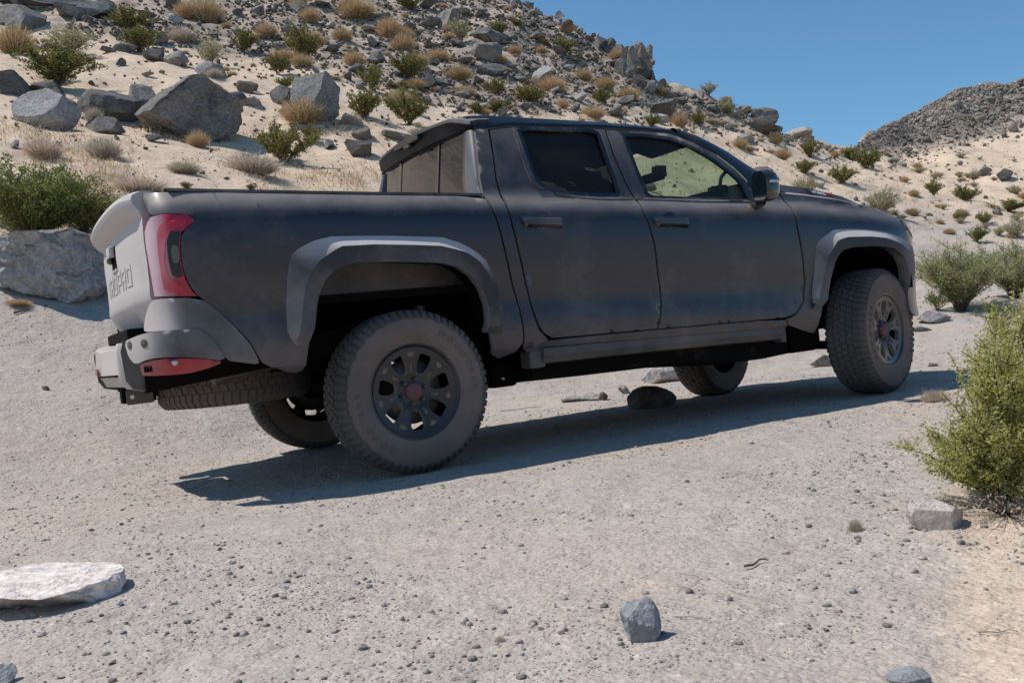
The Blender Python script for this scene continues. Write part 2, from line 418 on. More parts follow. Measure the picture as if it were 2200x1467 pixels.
def hgt(x, y):
    x = np.atleast_1d(np.asarray(x, float)); y = np.atleast_1d(np.asarray(y, float))
    a = np.arctan2(x, y); r = np.maximum(np.hypot(x, y), .46)
    fi = np.interp(a, AZ, np.arange(nA)); fj = np.clip((np.log(r) - lR0) / dR, 0, nR - 1.001)
    i = np.minimum(fi.astype(int), nA - 2); j = fj.astype(int); u = fi - i; v = fj - j
    return (ZZ[i, j] * (1-u) + ZZ[i+1, j] * u) * (1-v) + (ZZ[i, j+1] * (1-u) + ZZ[i+1, j+1] * u) * v
_dd = np.exp(np.linspace(math.log(1.2), math.log(220), 900))
def at(px, py):
    """first point of the ground along the direction of a photo pixel -> x, y, z, distance (nan if sky)"""
    u = (px - 1100) / FOC; s = (733.5 - py) / FOC
    g = hgt(u * _dd, _dd) - (CAM_H + s * _dd)
    k = np.nonzero(g > 0)[0]
    if len(k) == 0 or k[0] == 0: return None
    k = k[0]; t = g[k-1] / (g[k-1] - g[k]); d = _dd[k-1] + t * (_dd[k] - _dd[k-1])
    return float(u * d), float(d), float(hgt(u * d, d)[0]), float(d)

# ------------------------------------------------------------------ rocks
def ico(n):
    bm = bmesh.new(); bmesh.ops.create_icosphere(bm, subdivisions=n, radius=1.0)
    V = np.array([v.co[:] for v in bm.verts]); F = np.array([[v.index for v in f.verts] for f in bm.faces]); bm.free()
    return V, F
ICO = {n: ico(n) for n in (1, 2, 3, 4, 5, 6)}
def vn3(P, f, seed):
    Q = P * f + 50.0; i = np.floor(Q).astype(np.int64); t = Q - i; t = t * t * (3 - 2 * t); r = 0
    for a in (0, 1):
        for b in (0, 1):
            for c in (0, 1):
                h = _perm[(_perm[(_perm[(i[:, 0] + a + seed * 17) & 65535] + i[:, 1] + b) & 65535] + i[:, 2] + c) & 65535] / 65535.0
                r = r + h * (t[:, 0] if a else 1 - t[:, 0]) * (t[:, 1] if b else 1 - t[:, 1]) * (t[:, 2] if c else 1 - t[:, 2])
    return r - .5
def weather(V, seed, amp):
    """broken relief of a big stone: lumps, ledges and pits"""
    w = amp * (1.5 * vn3(V, 2.0, seed) + 1.0 * (.5 - np.abs(vn3(V, 4.0, seed + 1)) * 2) * .6 + .55 * vn3(V, 9.0, seed + 2) + .35 * vn3(V, 19.0, seed + 3) + .2 * vn3(V, 40.0, seed + 4))
    st = vn3(V * (1, 1, 3.2) + (V[:, :1] * .8), 2.6, seed + 7); w += amp * .9 * np.round(st * 5) / 5
    return V * (1 + w)[:, None]
def rock_shape(n, seed, cuts=11, size=(1, .8, .7), rough=.05, lo=.52, hi=.9):
    """a chiselled stone: a sphere cut by random planes, then roughened"""
    r = np.random.default_rng(seed); V, F = ICO[n]; V = V.copy()
    for _ in range(cuts):
        d = r.normal(size=3); d /= np.linalg.norm(d); h = r.uniform(lo, hi)
        q = V @ d; over = np.maximum(q - h, 0); V -= over[:, None] * d
    if rough:
        V = weather(V, seed % 900, rough * 2)
    V *= np.array(size)
    return V, F
LIB = [mesh_from('rock', *rock_shape(3, 100 + k, 9 + k % 5, (1, random.uniform(.65, .95), random.uniform(.5, .9)), .03, .28, .72), M['rock'], False) for k in range(14)]
LIBP = [mesh_from('rock', *rock_shape(3, 200 + k, 10, (1, random.uniform(.65, .95), random.uniform(.5, .8)), .03, .28, .72), M['rock_pale'], False) for k in range(5)]
LIBS = [mesh_from('stone', *rock_shape(3, 260 + k, 10, (1, random.uniform(.65, .95), random.uniform(.5, .8)), .03, .3, .75), M['pebble'], False) for k in range(5)]
for m in LIB + LIBP: m.use_fake_user = False
def place_rock(mesh, p, sx, sz, sink=.25, yaw=None, tilt=.25, name='rock'):
    o = link(bpy.data.objects.new(name, mesh)); o.location = (p[0], p[1], p[2] + sz * (1 - 2 * sink))
    o.rotation_euler = (random.uniform(-tilt, tilt), random.uniform(-tilt, tilt), random.uniform(0, 6.28) if yaw is None else yaw)
    o.scale = (sx, sx * random.uniform(.8, 1.05), sz * 1.4)
    return o
def big_rock(px, base, w, h, mat, seed, label, cat='rock', name='boulder', n=5, cuts=12, rough=.03, yaw=0.0, sink=.18, dep=1.0, tilt=(0, 0), group=None, lo=.34, hi=.8, dirs=None, flat=None):
    """px, base: where its foot stands; w, h: photo size in pixels"""
    p = at(px, base)
    while p is None: base += 3; p = at(px, base)
    k = p[3] / FOC; W = w * k / 2; Hh = h * k
    if n == 3: n = 4
    V, F = rock_shape(n, seed, cuts, (1, 1, 1), rough, lo, hi)
    if dirs:                      # big flat faces of this one stone
        V, F = ICO[n]; V = V.copy(); r = np.random.default_rng(seed)
        for d, hh in dirs:
            d = np.array(d, float); d /= np.linalg.norm(d); q = V @ d; V -= np.maximum(q - hh, 0)[:, None] * d
        for _ in range(cuts):
            d = r.normal(size=3); d /= np.linalg.norm(d); hh = r.uniform(lo, hi) ; q = V @ d; V -= np.maximum(q - hh, 0)[:, None] * d
        V = weather(V, seed % 900, rough * 2)
    cr, sr = math.cos(tilt[0]), math.sin(tilt[0]); V = V @ np.array([[cr, 0, sr], [0, 1, 0], [-sr, 0, cr]])
    V -= (V.max(0) + V.min(0)) / 2; V /= (V.max(0) - V.min(0)) / 2
    hz = Hh / 2 / (1 - sink) if flat is None else W * flat
    V *= np.array([W, W * dep, hz])
    V[:, 2] += hz * (1 - 2 * sink)
    o = mobj(name, V, F, M[mat], smooth=n >= 4)
    if n >= 4:
        o.data.polygons.foreach_set('use_smooth', np.ones(len(o.data.polygons), bool))
        try: o.data.set_sharp_from_angle(angle=math.radians(24))
        except Exception: pass
    o.location = (p[0], p[1] + W * dep * .5, p[2]); o.rotation_euler = (0, 0, yaw)
    # stand it on the ground under its middle
    z2 = float(hgt(o.location.x, o.location.y)[0]); o.location.z = p[2] * .65 + z2 * .35
    return tag(o, label, cat, group)
SUNCUT = [((-.55, -.25, .8), .62), ((.62, -.75, .05), .42), ((.9, .1, .2), .75), ((-.95, -.2, -.1), .8), ((-.1, -.8, .6), .85)]
big_rock(392, 300, 225, 138, 'rock', 11, 'largest brown-grey boulder with a dark shaded face, on the slope above the truck bed', n=6, cuts=16, yaw=0, dep=.85, dirs=[((-.55, -.50, .67), .42), ((.50, -.86, -.08), .44), ((.55, 0, .83), .60), ((1, 0, 0), .84), ((-.9, .1, .1), .80), ((-.1, .0, 1), .44)], lo=.62, hi=.9, rough=.045, sink=.12)
big_rock(672, 262, 105, 108, 'rock_pale', 12, 'tall pale grey boulder with a golden grass clump at its foot, left above the cab', n=5, cuts=5, yaw=0, dep=.8, dirs=[((-.45, -.75, .45), .45), ((.9, -.4, .05), .55), ((-.15, 0, .98), .55), ((.75, 0, .6), .66), ((-1, 0, .1), .7)], lo=.62, hi=.9, rough=.04, sink=.1)
big_rock(85, 272, 140, 90, 'rock_pale', 13, 'light grey flat-faced boulder, second from the left edge below the green bush', n=5, cuts=6, dep=.8, dirs=[((-.15, -.75, .65), .38), ((.8, -.3, .2), .7)], lo=.7, hi=.95, rough=.02)
big_rock(222, 255, 130, 72, 'rock', 14, 'low grey boulder between the light flat-faced boulder and the largest brown boulder', n=4, cuts=9, lo=.55, hi=.9)
big_rock(215, 285, 105, 36, 'rock', 15, 'dark broken slab lying in front of the low grey boulder', n=4, cuts=10, dep=.6)
big_rock(310, 235, 80, 55, 'rock_pale', 16, 'small pale boulder leaning on the left flank of the largest brown boulder', n=4)
big_rock(20, 200, 70, 48, 'rock', 17, 'grey boulder at the left edge beside the green bush', n=4)
big_rock(90, 205, 90, 40, 'rock', 117, 'grey boulder half hidden behind the light flat-faced boulder', n=4)
big_rock(25, 60, 110, 62, 'rock', 18, 'dark angular boulder in the upper left corner above the golden grass', n=4, dirs=[((.5, -.6, .5), .5)])
big_rock(170, 42, 120, 48, 'rock', 19, 'dark brown boulder on the top edge, second from the upper left corner', n=4)
big_rock(215, 38, 60, 34, 'rock_pale', 20, 'pale wedge rock under the dark boulders on the top edge', n=3)
big_rock(60, 18, 130, 34, 'rock', 21, 'dark boulder cut by the top edge of the view, nearest the upper left corner', n=4)
big_rock(375, 140, 55, 34, 'rock', 22, 'grey rock right of two round stones, above the largest boulder', n=3)
big_rock(325, 132, 50, 30, 'rock', 23, 'dark round stone under the olive bush above the largest boulder', n=3)
big_rock(270, 112, 60, 22, 'rock', 24, 'flat dark slab left of the dark round stone', n=3, dep=.6)
big_rock(445, 162, 70, 34, 'rock_pale', 25, 'jagged pale slab group end, right of the grey rock above the largest boulder', n=3)
big_rock(605, 225, 62, 42, 'rock', 26, 'grey split rock at the left foot of the tall pale boulder', n=4)
big_rock(533, 228, 50, 20, 'rock_pale', 27, 'flat pale stone between the two biggest boulders', n=3, dep=.7)
big_rock(530, 200, 45, 26, 'rock', 28, 'small grey stone just above the flat pale stone', n=3)
big_rock(768, 338, 62, 38, 'rock', 29, 'grey wedge rock left of the truck cab spoiler', n=4)
big_rock(850, 302, 70, 26, 'rock', 30, 'oblong brown-grey rock right above the cab spoiler', n=4, dep=.5)
big_rock(750, 272, 60, 26, 'rock_pale', 31, 'pale rock at the right foot of the tall pale boulder', n=3)
big_rock(775, 300, 45, 26, 'rock', 131, 'small dark stone just left of the oblong rock', n=3)
big_rock(742, 170, 26, 20, 'rock', 32, 'lone dark pointed stone on bare sand', n=3)
big_rock(812, 135, 34, 28, 'rock', 132, 'lone dark cube-like stone below the rubble', n=3)
big_rock(1055, 165, 75, 34, 'rock', 33, 'rounded dark boulder, lower of the stacked pair above the cab', n=4)
big_rock(1045, 132, 70, 46, 'rock', 34, 'dark boulder, upper of the stacked pair above the cab', n=4)
big_rock(1055, 95, 90, 40, 'rock', 35, 'long grey boulder on the slope above the stacked pair', n=4)
big_rock(1165, 185, 48, 46, 'rock_pale', 36, 'pale upright wedge rock among the rubble', n=4)
big_rock(915, 190, 48, 30, 'rock', 37, 'grey rock half buried beside an olive bush above the cab', n=3)
big_rock(960, 65, 60, 42, 'rock', 38, 'dark block near the top edge right of the golden streak', n=3)
big_rock(1430, 258, 62, 48, 'rock', 39, 'big dark grey rock above the front door window', n=4)
big_rock(1640, 290, 55, 45, 'rock', 40, 'grey boulder below the second step of the ridge', n=4)
big_rock(1645, 258, 60, 36, 'rock', 48, 'dark boulder standing on the ridge right of the crag', n=4, lo=.5, hi=.85)
big_rock(1722, 288, 52, 28, 'rock_pale', 42, 'pale square boulder on the skyline nearest the gap', n=3, sink=.05)
big_rock(1640, 378, 45, 22, 'rock', 43, 'broken stone on the sand just above the side mirror', n=3)
big_rock(2158, 388, 38, 28, 'rock', 44, 'dark rough rock on the right-hand slope', n=4)
big_rock(2118, 378, 34, 20, 'rock', 45, 'dark rough rock left of its twin on the right-hand slope', n=3)
big_rock(2145, 462, 20, 14, 'rock', 46, 'small round stone at the right edge slope below the twin rocks', n=3)
# the bank of rock at the left edge
big_rock(75, 640, 320, 148, 'rock_pale', 47, 'broad grey rock outcrop under the green bush at the left edge', 'rock outcrop', 'rock_outcrop', n=6, cuts=7, dirs=[((-.1, -.15, .97), .5), ((.1, -.94, -.30), .60), ((-.55, -.8, -.1), .72), ((.75, -.6, .1), .60), ((.5, 0, .86), .62)], lo=.7, hi=.95, rough=.06, dep=.7, sink=.14)
for (x, y, w, h, t) in ((205, 628, 24, 15, 'second'), (219, 620, 22, 16, 'rightmost'), (193, 645, 22, 13, 'lowest')):
    big_rock(x, y, w, h, 'rock_pale', x, '%s of the three little round stones at the foot of the outcrop' % t, 'stone', 'stone', n=3, cuts=5, group='little stones at the outcrop', rough=.01)
# stones on the track
big_rock(70, 1312, 310, 110, 'rock_white', 50, 'big flat whitish slab at the lower left edge of the track', 'stone', 'flat_stone', n=5, cuts=7, dirs=[((0, .0, 1), .17), ((.05, -.75, -.65), .42), ((.8, -.5, 0), .66), ((.12, -.25, .96), .20)], lo=.62, hi=.95, rough=.045, dep=1.0, sink=.24, flat=.24)
big_rock(2017, 1135, 124, 66, 'rock_white', 51, 'angular whitish stone lying beside the green bush on the right', 'stone', 'white_stone', n=4, cuts=3, dirs=[((-.1, -.45, .88), .45), ((-.25, -.95, -.05), .5), ((.7, -.7, .0), .62), ((.45, 0, .85), .55)], lo=.8, hi=.95, rough=.012, sink=.2, dep=.8)
big_rock(1378, 1376, 92, 88, 'rock_blue', 52, 'blue-grey stone standing tilted in the gravel, lower right of centre', 'stone', 'grey_stone', n=5, cuts=8, rough=.035, sink=.27, dep=.8, tilt=(.6, 0), lo=.6, hi=.9)
big_rock(1955, 1480, 90, 40, 'rock_blue', 53, 'pale blue-grey stone cut by the bottom edge', 'stone', 'grey_stone', n=3, cuts=7, sink=.1)
big_rock(-4, 1474, 56, 44, 'rock_blue', 54, 'grey stone in the bottom left corner', 'stone', 'grey_stone', n=3, cuts=7, sink=.1)
big_rock(1405, 876, 104, 46, 'rock', 155, 'dark angular rock under the truck, in front of the far front wheel', 'stone', 'angular_stone', n=4, cuts=8, lo=.5, hi=.85, sink=.25)
big_rock(1425, 822, 85, 42, 'rock_pale', 56, 'pale boulder behind the far front wheel', 'stone', 'angular_stone', n=4, cuts=9)
big_rock(1341, 846, 28, 20, 'rock_pale', 57, 'small tan stone left of the dark rock under the truck', 'stone', 'angular_stone', n=3)
big_rock(1297, 860, 20, 18, 'rock', 58, 'small brown pointed stone, leftmost under the truck', 'stone', 'angular_stone', n=3)
big_rock(1250, 862, 90, 20, 'rock_pale', 59, 'very low pale rock breaking the sand under the truck sill', 'stone', 'flat_stone', n=3, sink=.3)
big_rock(1775, 788, 60, 26, 'rock_pale', 60, 'pale low rock seen behind the near front tyre', 'stone', 'angular_stone', n=3)
big_rock(2010, 692, 75, 24, 'rock_pale', 61, 'flat pale stone right in front of the truck nose', 'stone', 'flat_stone', n=3, dep=.6)
big_rock(1985, 712, 40, 12, 'rock_pale', 62, 'small flat stone in front of the bumper below the pale one', 'stone', 'flat_stone', n=3)
big_rock(96, 838, 16, 9, 'rock', 63, 'small dark pebble alone on the track at the left', 'stone', 'stone', n=2)
big_rock(2005, 787, 22, 8, 'rock', 64, 'little dark flat stone on the sunlit track ahead of the front wheel', 'stone', 'stone', n=2, dep=.6)

# the crag on the skyline: piled blocks, each its own
CR = [(1362,150,34,52),(1384,158,36,62),(1345,128,30,30),(1372,122,30,34),(1390,125,26,32),(1330,118,30,26),(1400,172,24,30),(1355,160,24,24),(1335,150,30,28),(1310,104,30,24),(1290,94,26,20),(1398,190,26,22),(1375,178,30,22)]
for k, (x, y, w, h) in enumerate(CR):
    big_rock(x, y + 12, w, h + 10, 'rock', 300 + k, '%s block of the %s %s part of the skyline crag' % ('tall' if h > 40 else ('squat' if h < 27 else 'mid-sized'), 'upper' if y < 126 else ('middle' if y < 155 else 'lower'), 'left' if x < 1340 else ('central' if x < 1380 else 'right')), n=3, cuts=9, group='blocks of the skyline crag', lo=.45, hi=.8)

def where_hill(px, py):
    a = ['above the green bush', 'above the largest boulder', 'above the tall pale boulder', 'above the rear cab window', 'beside the skyline crag', 'on the falling ridge', 'near the gap'][int(np.searchsorted([230, 540, 850, 1120, 1420, 1680], px))]
    b = 'high up' if py < 70 else ('halfway up' if py < 180 else 'low down')
    return '%s, %s' % (b, a)
def where_track(px, py):
    a = 'by the flat whitish slab' if px < 420 else ('below the rear wheel' if px < 1050 else ('around the blue-grey stone' if px < 1560 else 'near the angular whitish stone'))
    return a + (', close to the viewer' if py > 1380 else (', in the middle distance' if py < 1220 else ''))
# rubble: the largest as single rocks, the rest as one mass
cand = []
tries = 0
while len(cand) < 7800 and tries < 60000:
    tries += 1
    px = random.uniform(-60, 2260); py = random.uniform(-30, 480)
    rb = float(rubble(px, py)); sky = np.interp(px, _sx, _sy) if px > 1110 else -60
    if py < sky + 1: continue
    den = rb * (.70 + 1.3 * float(fbm(np.array([px]), np.array([py * 1.6]), 150, 3, 77)[0])) + .05
    if px > 1830 and py < 340: den = rb * .95
    if py > 330 and px < 1830: den *= .35
    if random.random() > den: continue
    s = 6.2 * (random.random() ** -.55)
    if px > 1840: s *= .72
    s = min(s, 50 if px < 1800 else 22)
    cand.append((s, px, py))
cand.sort(reverse=True)
for k in range(95):        # the broken edge of the ridge against the sky
    px = random.uniform(1105, 1830); py = float(np.interp(px, _sx, _sy)) + random.uniform(1, 24); w_ = random.uniform(9, 34) * (1 if px < 1700 else .7)
    p = at(px, py)
    while p is None: py += 2; p = at(px, py)
    q = w_ * p[3] / FOC / 2
    tag(place_rock(random.choice(LIB if k % 4 else LIBP), p, q, q * random.uniform(.6, 1.0), .12, tilt=.5), '%s rock on the broken skyline edge %s' % ('large' if w_ > 22 else 'small', where_hill(px, 60).split(', ')[1]), 'rock', 'rocks along the ridge skyline')
NI = 190
free = []
made = 0
small = []
for s, px, py in cand:
    if made < NI and s > 9:
        if any(abs(px - a) < (s + b) * .42 and abs(py - c) < (s + b) * .26 for a, c, b in free): continue
        p = at(px, py)
        if p is None: continue
        free.append((px, py, s))
        w = s * p[3] / FOC / 2
        o = place_rock(random.choice(LIB if random.random() < .82 else LIBP), p, w * 1.05, w * random.uniform(.45, .85), .22)
        hue = 'pale' if o.data in LIBP else 'dark grey'; sz = 'big' if s > 26 else ('mid-sized' if s > 14 else 'small')
        if px > 1840: tag(o, '%s %s boulder on the stony right-hand hill, %s' % (sz, hue, 'near its crest' if py < np.interp(px, _sx, _sy) + 45 else 'on its lower slope'), 'rock', 'boulders of the right-hand hill')
        elif rubble(px, py) > .5: tag(o, '%s %s boulder in rubble %s' % (sz, hue, where_hill(px, py)), 'rock', 'boulders of the upper hillside')
        else: tag(o, '%s %s loose rock on sand %s' % (sz, hue, where_hill(px, py)), 'rock', 'loose rocks on the sand')
        made += 1
    else: small.append((s, px, py))
def scatter_mesh(items, lib, mat, name, sink=.25, flat=(.45, .8)):
    """many stones joined into one mesh; items: x, y, z, radius"""
    VV, FF, off = [], [], 0
    for (x, y, z, r) in items:
        V, F = lib[rng.integers(len(lib))]
        a = rng.uniform(0, 6.28); c, s_ = math.cos(a), math.sin(a); sx, sy, sz = r, r * rng.uniform(.6, 1), r * rng.uniform(*flat)
        W = V * (sx, sy, sz); W = np.stack([W[:, 0] * c - W[:, 1] * s_, W[:, 0] * s_ + W[:, 1] * c, W[:, 2]], 1)
        VV.append(W + (x, y, z + sz * (1 - 2 * sink))); FF.append(F + off); off += len(V)
    return mobj(name, np.concatenate(VV), np.concatenate(FF), mat)
lib1 = [rock_shape(1, 400 + k, 6, (1, 1, 1), 0, .5, .9) for k in range(20)]
lib2 = [rock_shape(2, 440 + k, 8, (1, 1, 1), 0, .3, .75) for k in range(24)]
items = []
for s, px, py in small:
    p = at(px, py)
    if p is None: continue
    items.append((p[0], p[1], p[2], min(s, 15) * p[3] / FOC / 2 * rng.uniform(.7, 1.15)))
tag(scatter_mesh(items, lib2, M['scree'], 'rubble', .2, (.5, 1.0)), 'broken grey stones heaped over the upper hillside', 'rubble', kind='stuff')
items = []
for _ in range(5200):      # scree on the far right-hand hill and the upper rubble, too small to tell apart
    px = random.uniform(1780, 2260); py = random.uniform(150, 400)
    if random.random() > float(rubble(px, py)) or py < np.interp(px, _sx, _sy): continue
    p = at(px, py)
    if p: items.append((p[0], p[1], p[2], (1.2 + 1.3 * random.paretovariate(2.2)) * min(1, 1) * p[3] / FOC * .75))
for _ in range(900):      # stones on the crest of the right-hand hill
    px = random.uniform(1825, 2280); py = float(np.interp(px, _sx, _sy)) + random.uniform(-1, 12); p = at(px, py)
    while p is None: py += 2; p = at(px, py)
    items.append((p[0], p[1], p[2], random.uniform(1.5, 4.8) * p[3] / FOC))
for _ in range(7500):      # thin litter of stones over the sandy slopes and banks
    px = random.uniform(-60, 2260); py = random.uniform(250, 760)
    if py < (np.interp(px, _sx, _sy) if px > 1110 else 0): continue
    if fbm(np.array([px]), np.array([py * 2.]), 110, 3, 91)[0] + .12 < random.random() * .55: continue
    p = at(px, py)
    if p: items.append((p[0], p[1], p[2], random.uniform(.8, 3.0) * p[3] / FOC))
tag(scatter_mesh(items, lib1, M['scree'], 'scree'), 'small broken stones littered over sand and scree', 'rubble', kind='stuff')

# gravel on the track
items = []; pale = []
n = 0
while n < 60000:
    d = 1.9 * math.exp(rng.uniform(0, 1) ** .85 * math.log(11 / 1.9)); u = rng.uniform(-.56, .56); x = u * d
    cl = fbm(np.array([x]), np.array([d]), .55, 3, 55)[0]
    n += 1
    if cl < rng.uniform(-.45, .25): continue
    r = .0016 * rng.pareto(2.4) + .0013 + d * .00022
    r = min(r, .013)
    (items if rng.uniform() < .72 else pale).append((x, d, float(hgt(x, d)[0]), r))
lib0 = [rock_shape(1, 500 + k, 5, (1, 1, 1), 0, .5, .9) for k in range(16)]
tag(scatter_mesh(items, lib0, M['pebble'], 'gravel', .36), 'loose grey and tan gravel strewn over the dirt track', 'gravel', kind='stuff')
tag(scatter_mesh(pale, lib0, M['rock_pale'], 'pale_gravel', .3), 'pale grit among the gravel of the dirt track', 'gravel', kind='stuff')
# single stones on the track one can pick out
peb = [(500,1210,20),(435,1245,18),(1475,1035,22),(1205,1360,24),(1330,1385,30),(1195,1260,14),(1740,1420,24),(1560,1212,14),(1310,1205,12),(1690,1190,24),(1945,1190,20),(2085,1300,16),(1775,1355,22),(1980,1330,18),(1740,1350,18),(990,1218,14),(1040,1200,12),(735,1290,14),(560,1285,14),(260,1300,26),(235,1360,18),(90,1365,26),(230,1380,16),(310,1305,16),(700,1330,14),(520,1355,16),(240,1425,26),(130,1455,24),(640,1440,14),(860,1360,14),(910,1430,12),(1090,1408,20),(1015,1410,18),(1000,1455,16),(735,1050,10),(860,1100,12),(290,1240,10),(1640,1095,10),(1380,1240,16),(1465,1218,16),(1160,1352,22),(1230,1450,14),(1920,1290,18),(2140,1330,14),(780,1385,14),(400,1190,12)]
for k, (x, y, w) in enumerate(peb):
    p = at(x, y); r = w * p[3] / FOC / 2
    o = place_rock(random.choice(LIBS if k % 4 else LIBP), p, r, r * random.uniform(.35, .6), .2, name='stone')
    tag(o, '%s stone lying on the gravel track %s' % ('pale' if o.data in LIBP else 'tan', where_track(x, y)), 'stone', 'small stones on the foreground track')

# ------------------------------------------------------------------ plants
def tube(P, r0, r1, k=3):
    P = np.asarray(P); n = len(P); T = np.gradient(P, axis=0); T /= np.linalg.norm(T, axis=1)[:, None] + 1e-9
    a = np.cross(T, [0.31, .17, .93]); a /= np.linalg.norm(a, axis=1)[:, None] + 1e-9; b = np.cross(T, a)
    th = np.arange(k) / k * 2 * math.pi; r = np.linspace(r0, r1, n)[:, None, None]
    V = P[:, None] + r * (np.cos(th)[None, :, None] * a[:, None] + np.sin(th)[None, :, None] * b[:, None])
    i = np.arange(n - 1)[:, None] * k; j = np.arange(k)[None]; j2 = (j + 1) % k
    F = np.stack([i + j, i + j2, i + k + j2, i + k + j], -1).reshape(-1, 4)
    return V.reshape(-1, 3), F
class Acc:
    def __init__(s): s.V = []; s.F = []; s.n = 0
    def add(s, V, F): s.V.append(V); s.F.append(F + s.n); s.n += len(V)
    def get(s): return np.concatenate(s.V), np.concatenate(s.F)
def bush(seed, stems=26, H=1.0, W=.6, leaf=.03, nleaf=3000, arch=.5, twigs=4, leafy=.3, slim=.45, lean=(0, 0), up=.0, rag=.7):
    """returns stem mesh arrays and leaf mesh arrays, H = 1 high before scaling"""
    r = np.random.default_rng(seed); st = Acc(); pts = []
    for s in range(stems):
        a = r.uniform(0, 6.28); q = math.sqrt(r.uniform(.0, 1)); L = H * r.uniform(rag, 1.05) * (1 - .18 * q)
        dx, dy = math.cos(a) * q * W + lean[0], math.sin(a) * q * W + lean[1]
        t = np.linspace(0, 1, 7)
        hz = t ** (1.0 if q < .4 else .85) * (1 - arch * q * t * .55)
        P = np.stack([dx * (t ** .9), dy * (t ** .9), L * hz], 1) + np.cumsum(r.normal(size=(7, 3)) * .018 * H, 0) * t[:, None]
        P[0] = (dx * .06, dy * .06, -.04 * H)
        st.add(*tube(P, .010 * H, .003 * H)); pts.append((P, L))
        for k in range(twigs):
            f = r.uniform(.25, .95); i = int(f * 6); B = P[i]; d = r.normal(size=3); d[2] = abs(d[2]) * .7 + up; d += np.array([dx, dy, .3 * H]) * .8
            d /= np.linalg.norm(d); l = L * r.uniform(.16, .38)
            Q = B + d * np.linspace(0, l, 4)[:, None] + np.cumsum(r.normal(size=(4, 3)) * .012 * H, 0)
            Q[0] = B; st.add(*tube(Q, .005 * H, .0018 * H)); pts.append((Q, l))
    # leaves along the outer parts
    wts = np.array([l for _, l in pts]); wts[:] = wts / wts.sum()
    idx = r.choice(len(pts), nleaf, p=wts); V = np.zeros((nleaf, 4, 3)); var = np.zeros(nleaf)
    for k, i in enumerate(idx):
        P, l = pts[i]; f = r.uniform(leafy, 1.0) ** .8 * (len(P) - 1); j = min(int(f), len(P) - 2)
        c = P[j] + (P[j+1] - P[j]) * (f - j) + r.normal(size=3) * .028 * H
        d = (P[j+1] - P[j]); d = d / (np.linalg.norm(d) + 1e-9) + r.normal(size=3) * .9; d /= np.linalg.norm(d)
        n = np.cross(d, r.normal(size=3)); n /= np.linalg.norm(n) + 1e-9; s = leaf * r.uniform(.6, 1.3)
        V[k] = [c - d * s * .5, c + n * s * slim * .5, c + d * s * .5, c - n * s * slim * .5]
        var[k] = np.clip(r.normal(.5, .24), 0, 1)
    F = np.arange(nleaf * 4).reshape(-1, 4)
    return st.get(), (V.reshape(-1, 3), F, np.repeat(var, 4))
def tuft(seed, blades=900, H=1.0, W=.9, wid=.012, curl=.4, flat=.75):
    """dome of dry thin stems"""
    r = np.random.default_rng(seed); V = np.zeros((blades, 2, 4, 3)); var = np.zeros(blades)
    a = r.uniform(0, 6.28, blades); q = np.sqrt(r.uniform(0, 1, blades)); L = r.uniform(.55, 1.05, blades)
    dx, dy, dz = np.cos(a) * q * W, np.sin(a) * q * W, H * np.sqrt(np.maximum(1 - (q * flat) ** 2, .05))
    base = np.stack([np.cos(a) * q * W * .35, np.sin(a) * q * W * .35, -.03 * H + 0 * a], 1) + r.normal(size=(blades, 3)) * .03 * H
    tip = np.stack([dx, dy, dz], 1) * L[:, None] + r.normal(size=(blades, 3)) * .08 * H
    mid = (base + tip) / 2 + np.stack([0 * a, 0 * a, curl * .25 * H * r.uniform(.2, 1, blades)], 1)
    side = np.cross(tip - base, r.normal(size=(blades, 3))); side /= np.linalg.norm(side, axis=1)[:, None] + 1e-9; side *= wid * H
    V[:, 0] = np.stack([base - side * .5, base + side * .5, mid + side * .5, mid - side * .5], 1)
    V[:, 1] = np.stack([mid - side * .5, mid + side * .5, tip + side * .15, tip - side * .15], 1)
    k = r.uniform(size=blades) < .55       # side shoots that make the clump fluffy
    s0 = base + (tip - base) * r.uniform(.25, .75, blades)[:, None] + r.normal(size=(blades, 3)) * .05 * H
    t0 = s0 + (r.normal(size=(blades, 3)) * .55 + (tip - base)) * .32 * r.uniform(.5, 1, blades)[:, None]; t0[:, 2] = np.abs(t0[:, 2])
    b2 = s0; m2 = (s0 + t0) / 2
    V[k, 0] = np.stack([b2 - side * .35, b2 + side * .35, m2 + side * .35, m2 - side * .35], 1)[k]
    V[k, 1] = np.stack([m2 - side * .35, m2 + side * .35, t0 + side * .15, t0 - side * .15], 1)[k]
    var = np.clip(r.normal(.5, .25, blades), 0, 1)
    return V.reshape(-1, 3), np.arange(blades * 8).reshape(-1, 4), np.repeat(var, 8)
BL = {}
def lib_bush(kind, k):
    key = (kind, k)
    if key not in BL:
        if kind in ('olive', 'green', 'sage'):
            (sv, sf), (lv, lf, lvar) = bush(900 + k * 7 + len(kind), stems=34, W=.80, leaf=.066 if kind != 'sage' else .052, nleaf=5600 if kind != 'sage' else 4800, twigs=5, leafy=.15)
            BL[key] = (mesh_from('stems', sv, sf, M['twig']), mesh_from('foliage', lv, lf, M[kind], False, {'var': lvar}))
        else:
            v, f, var = tuft(950 + k, 2600, W=1.1, wid=.020, flat=.93, curl=.3)
            BL[key] = (None, mesh_from('tuft', v, f, M[kind], False, {'var': var}))
    return BL[key]
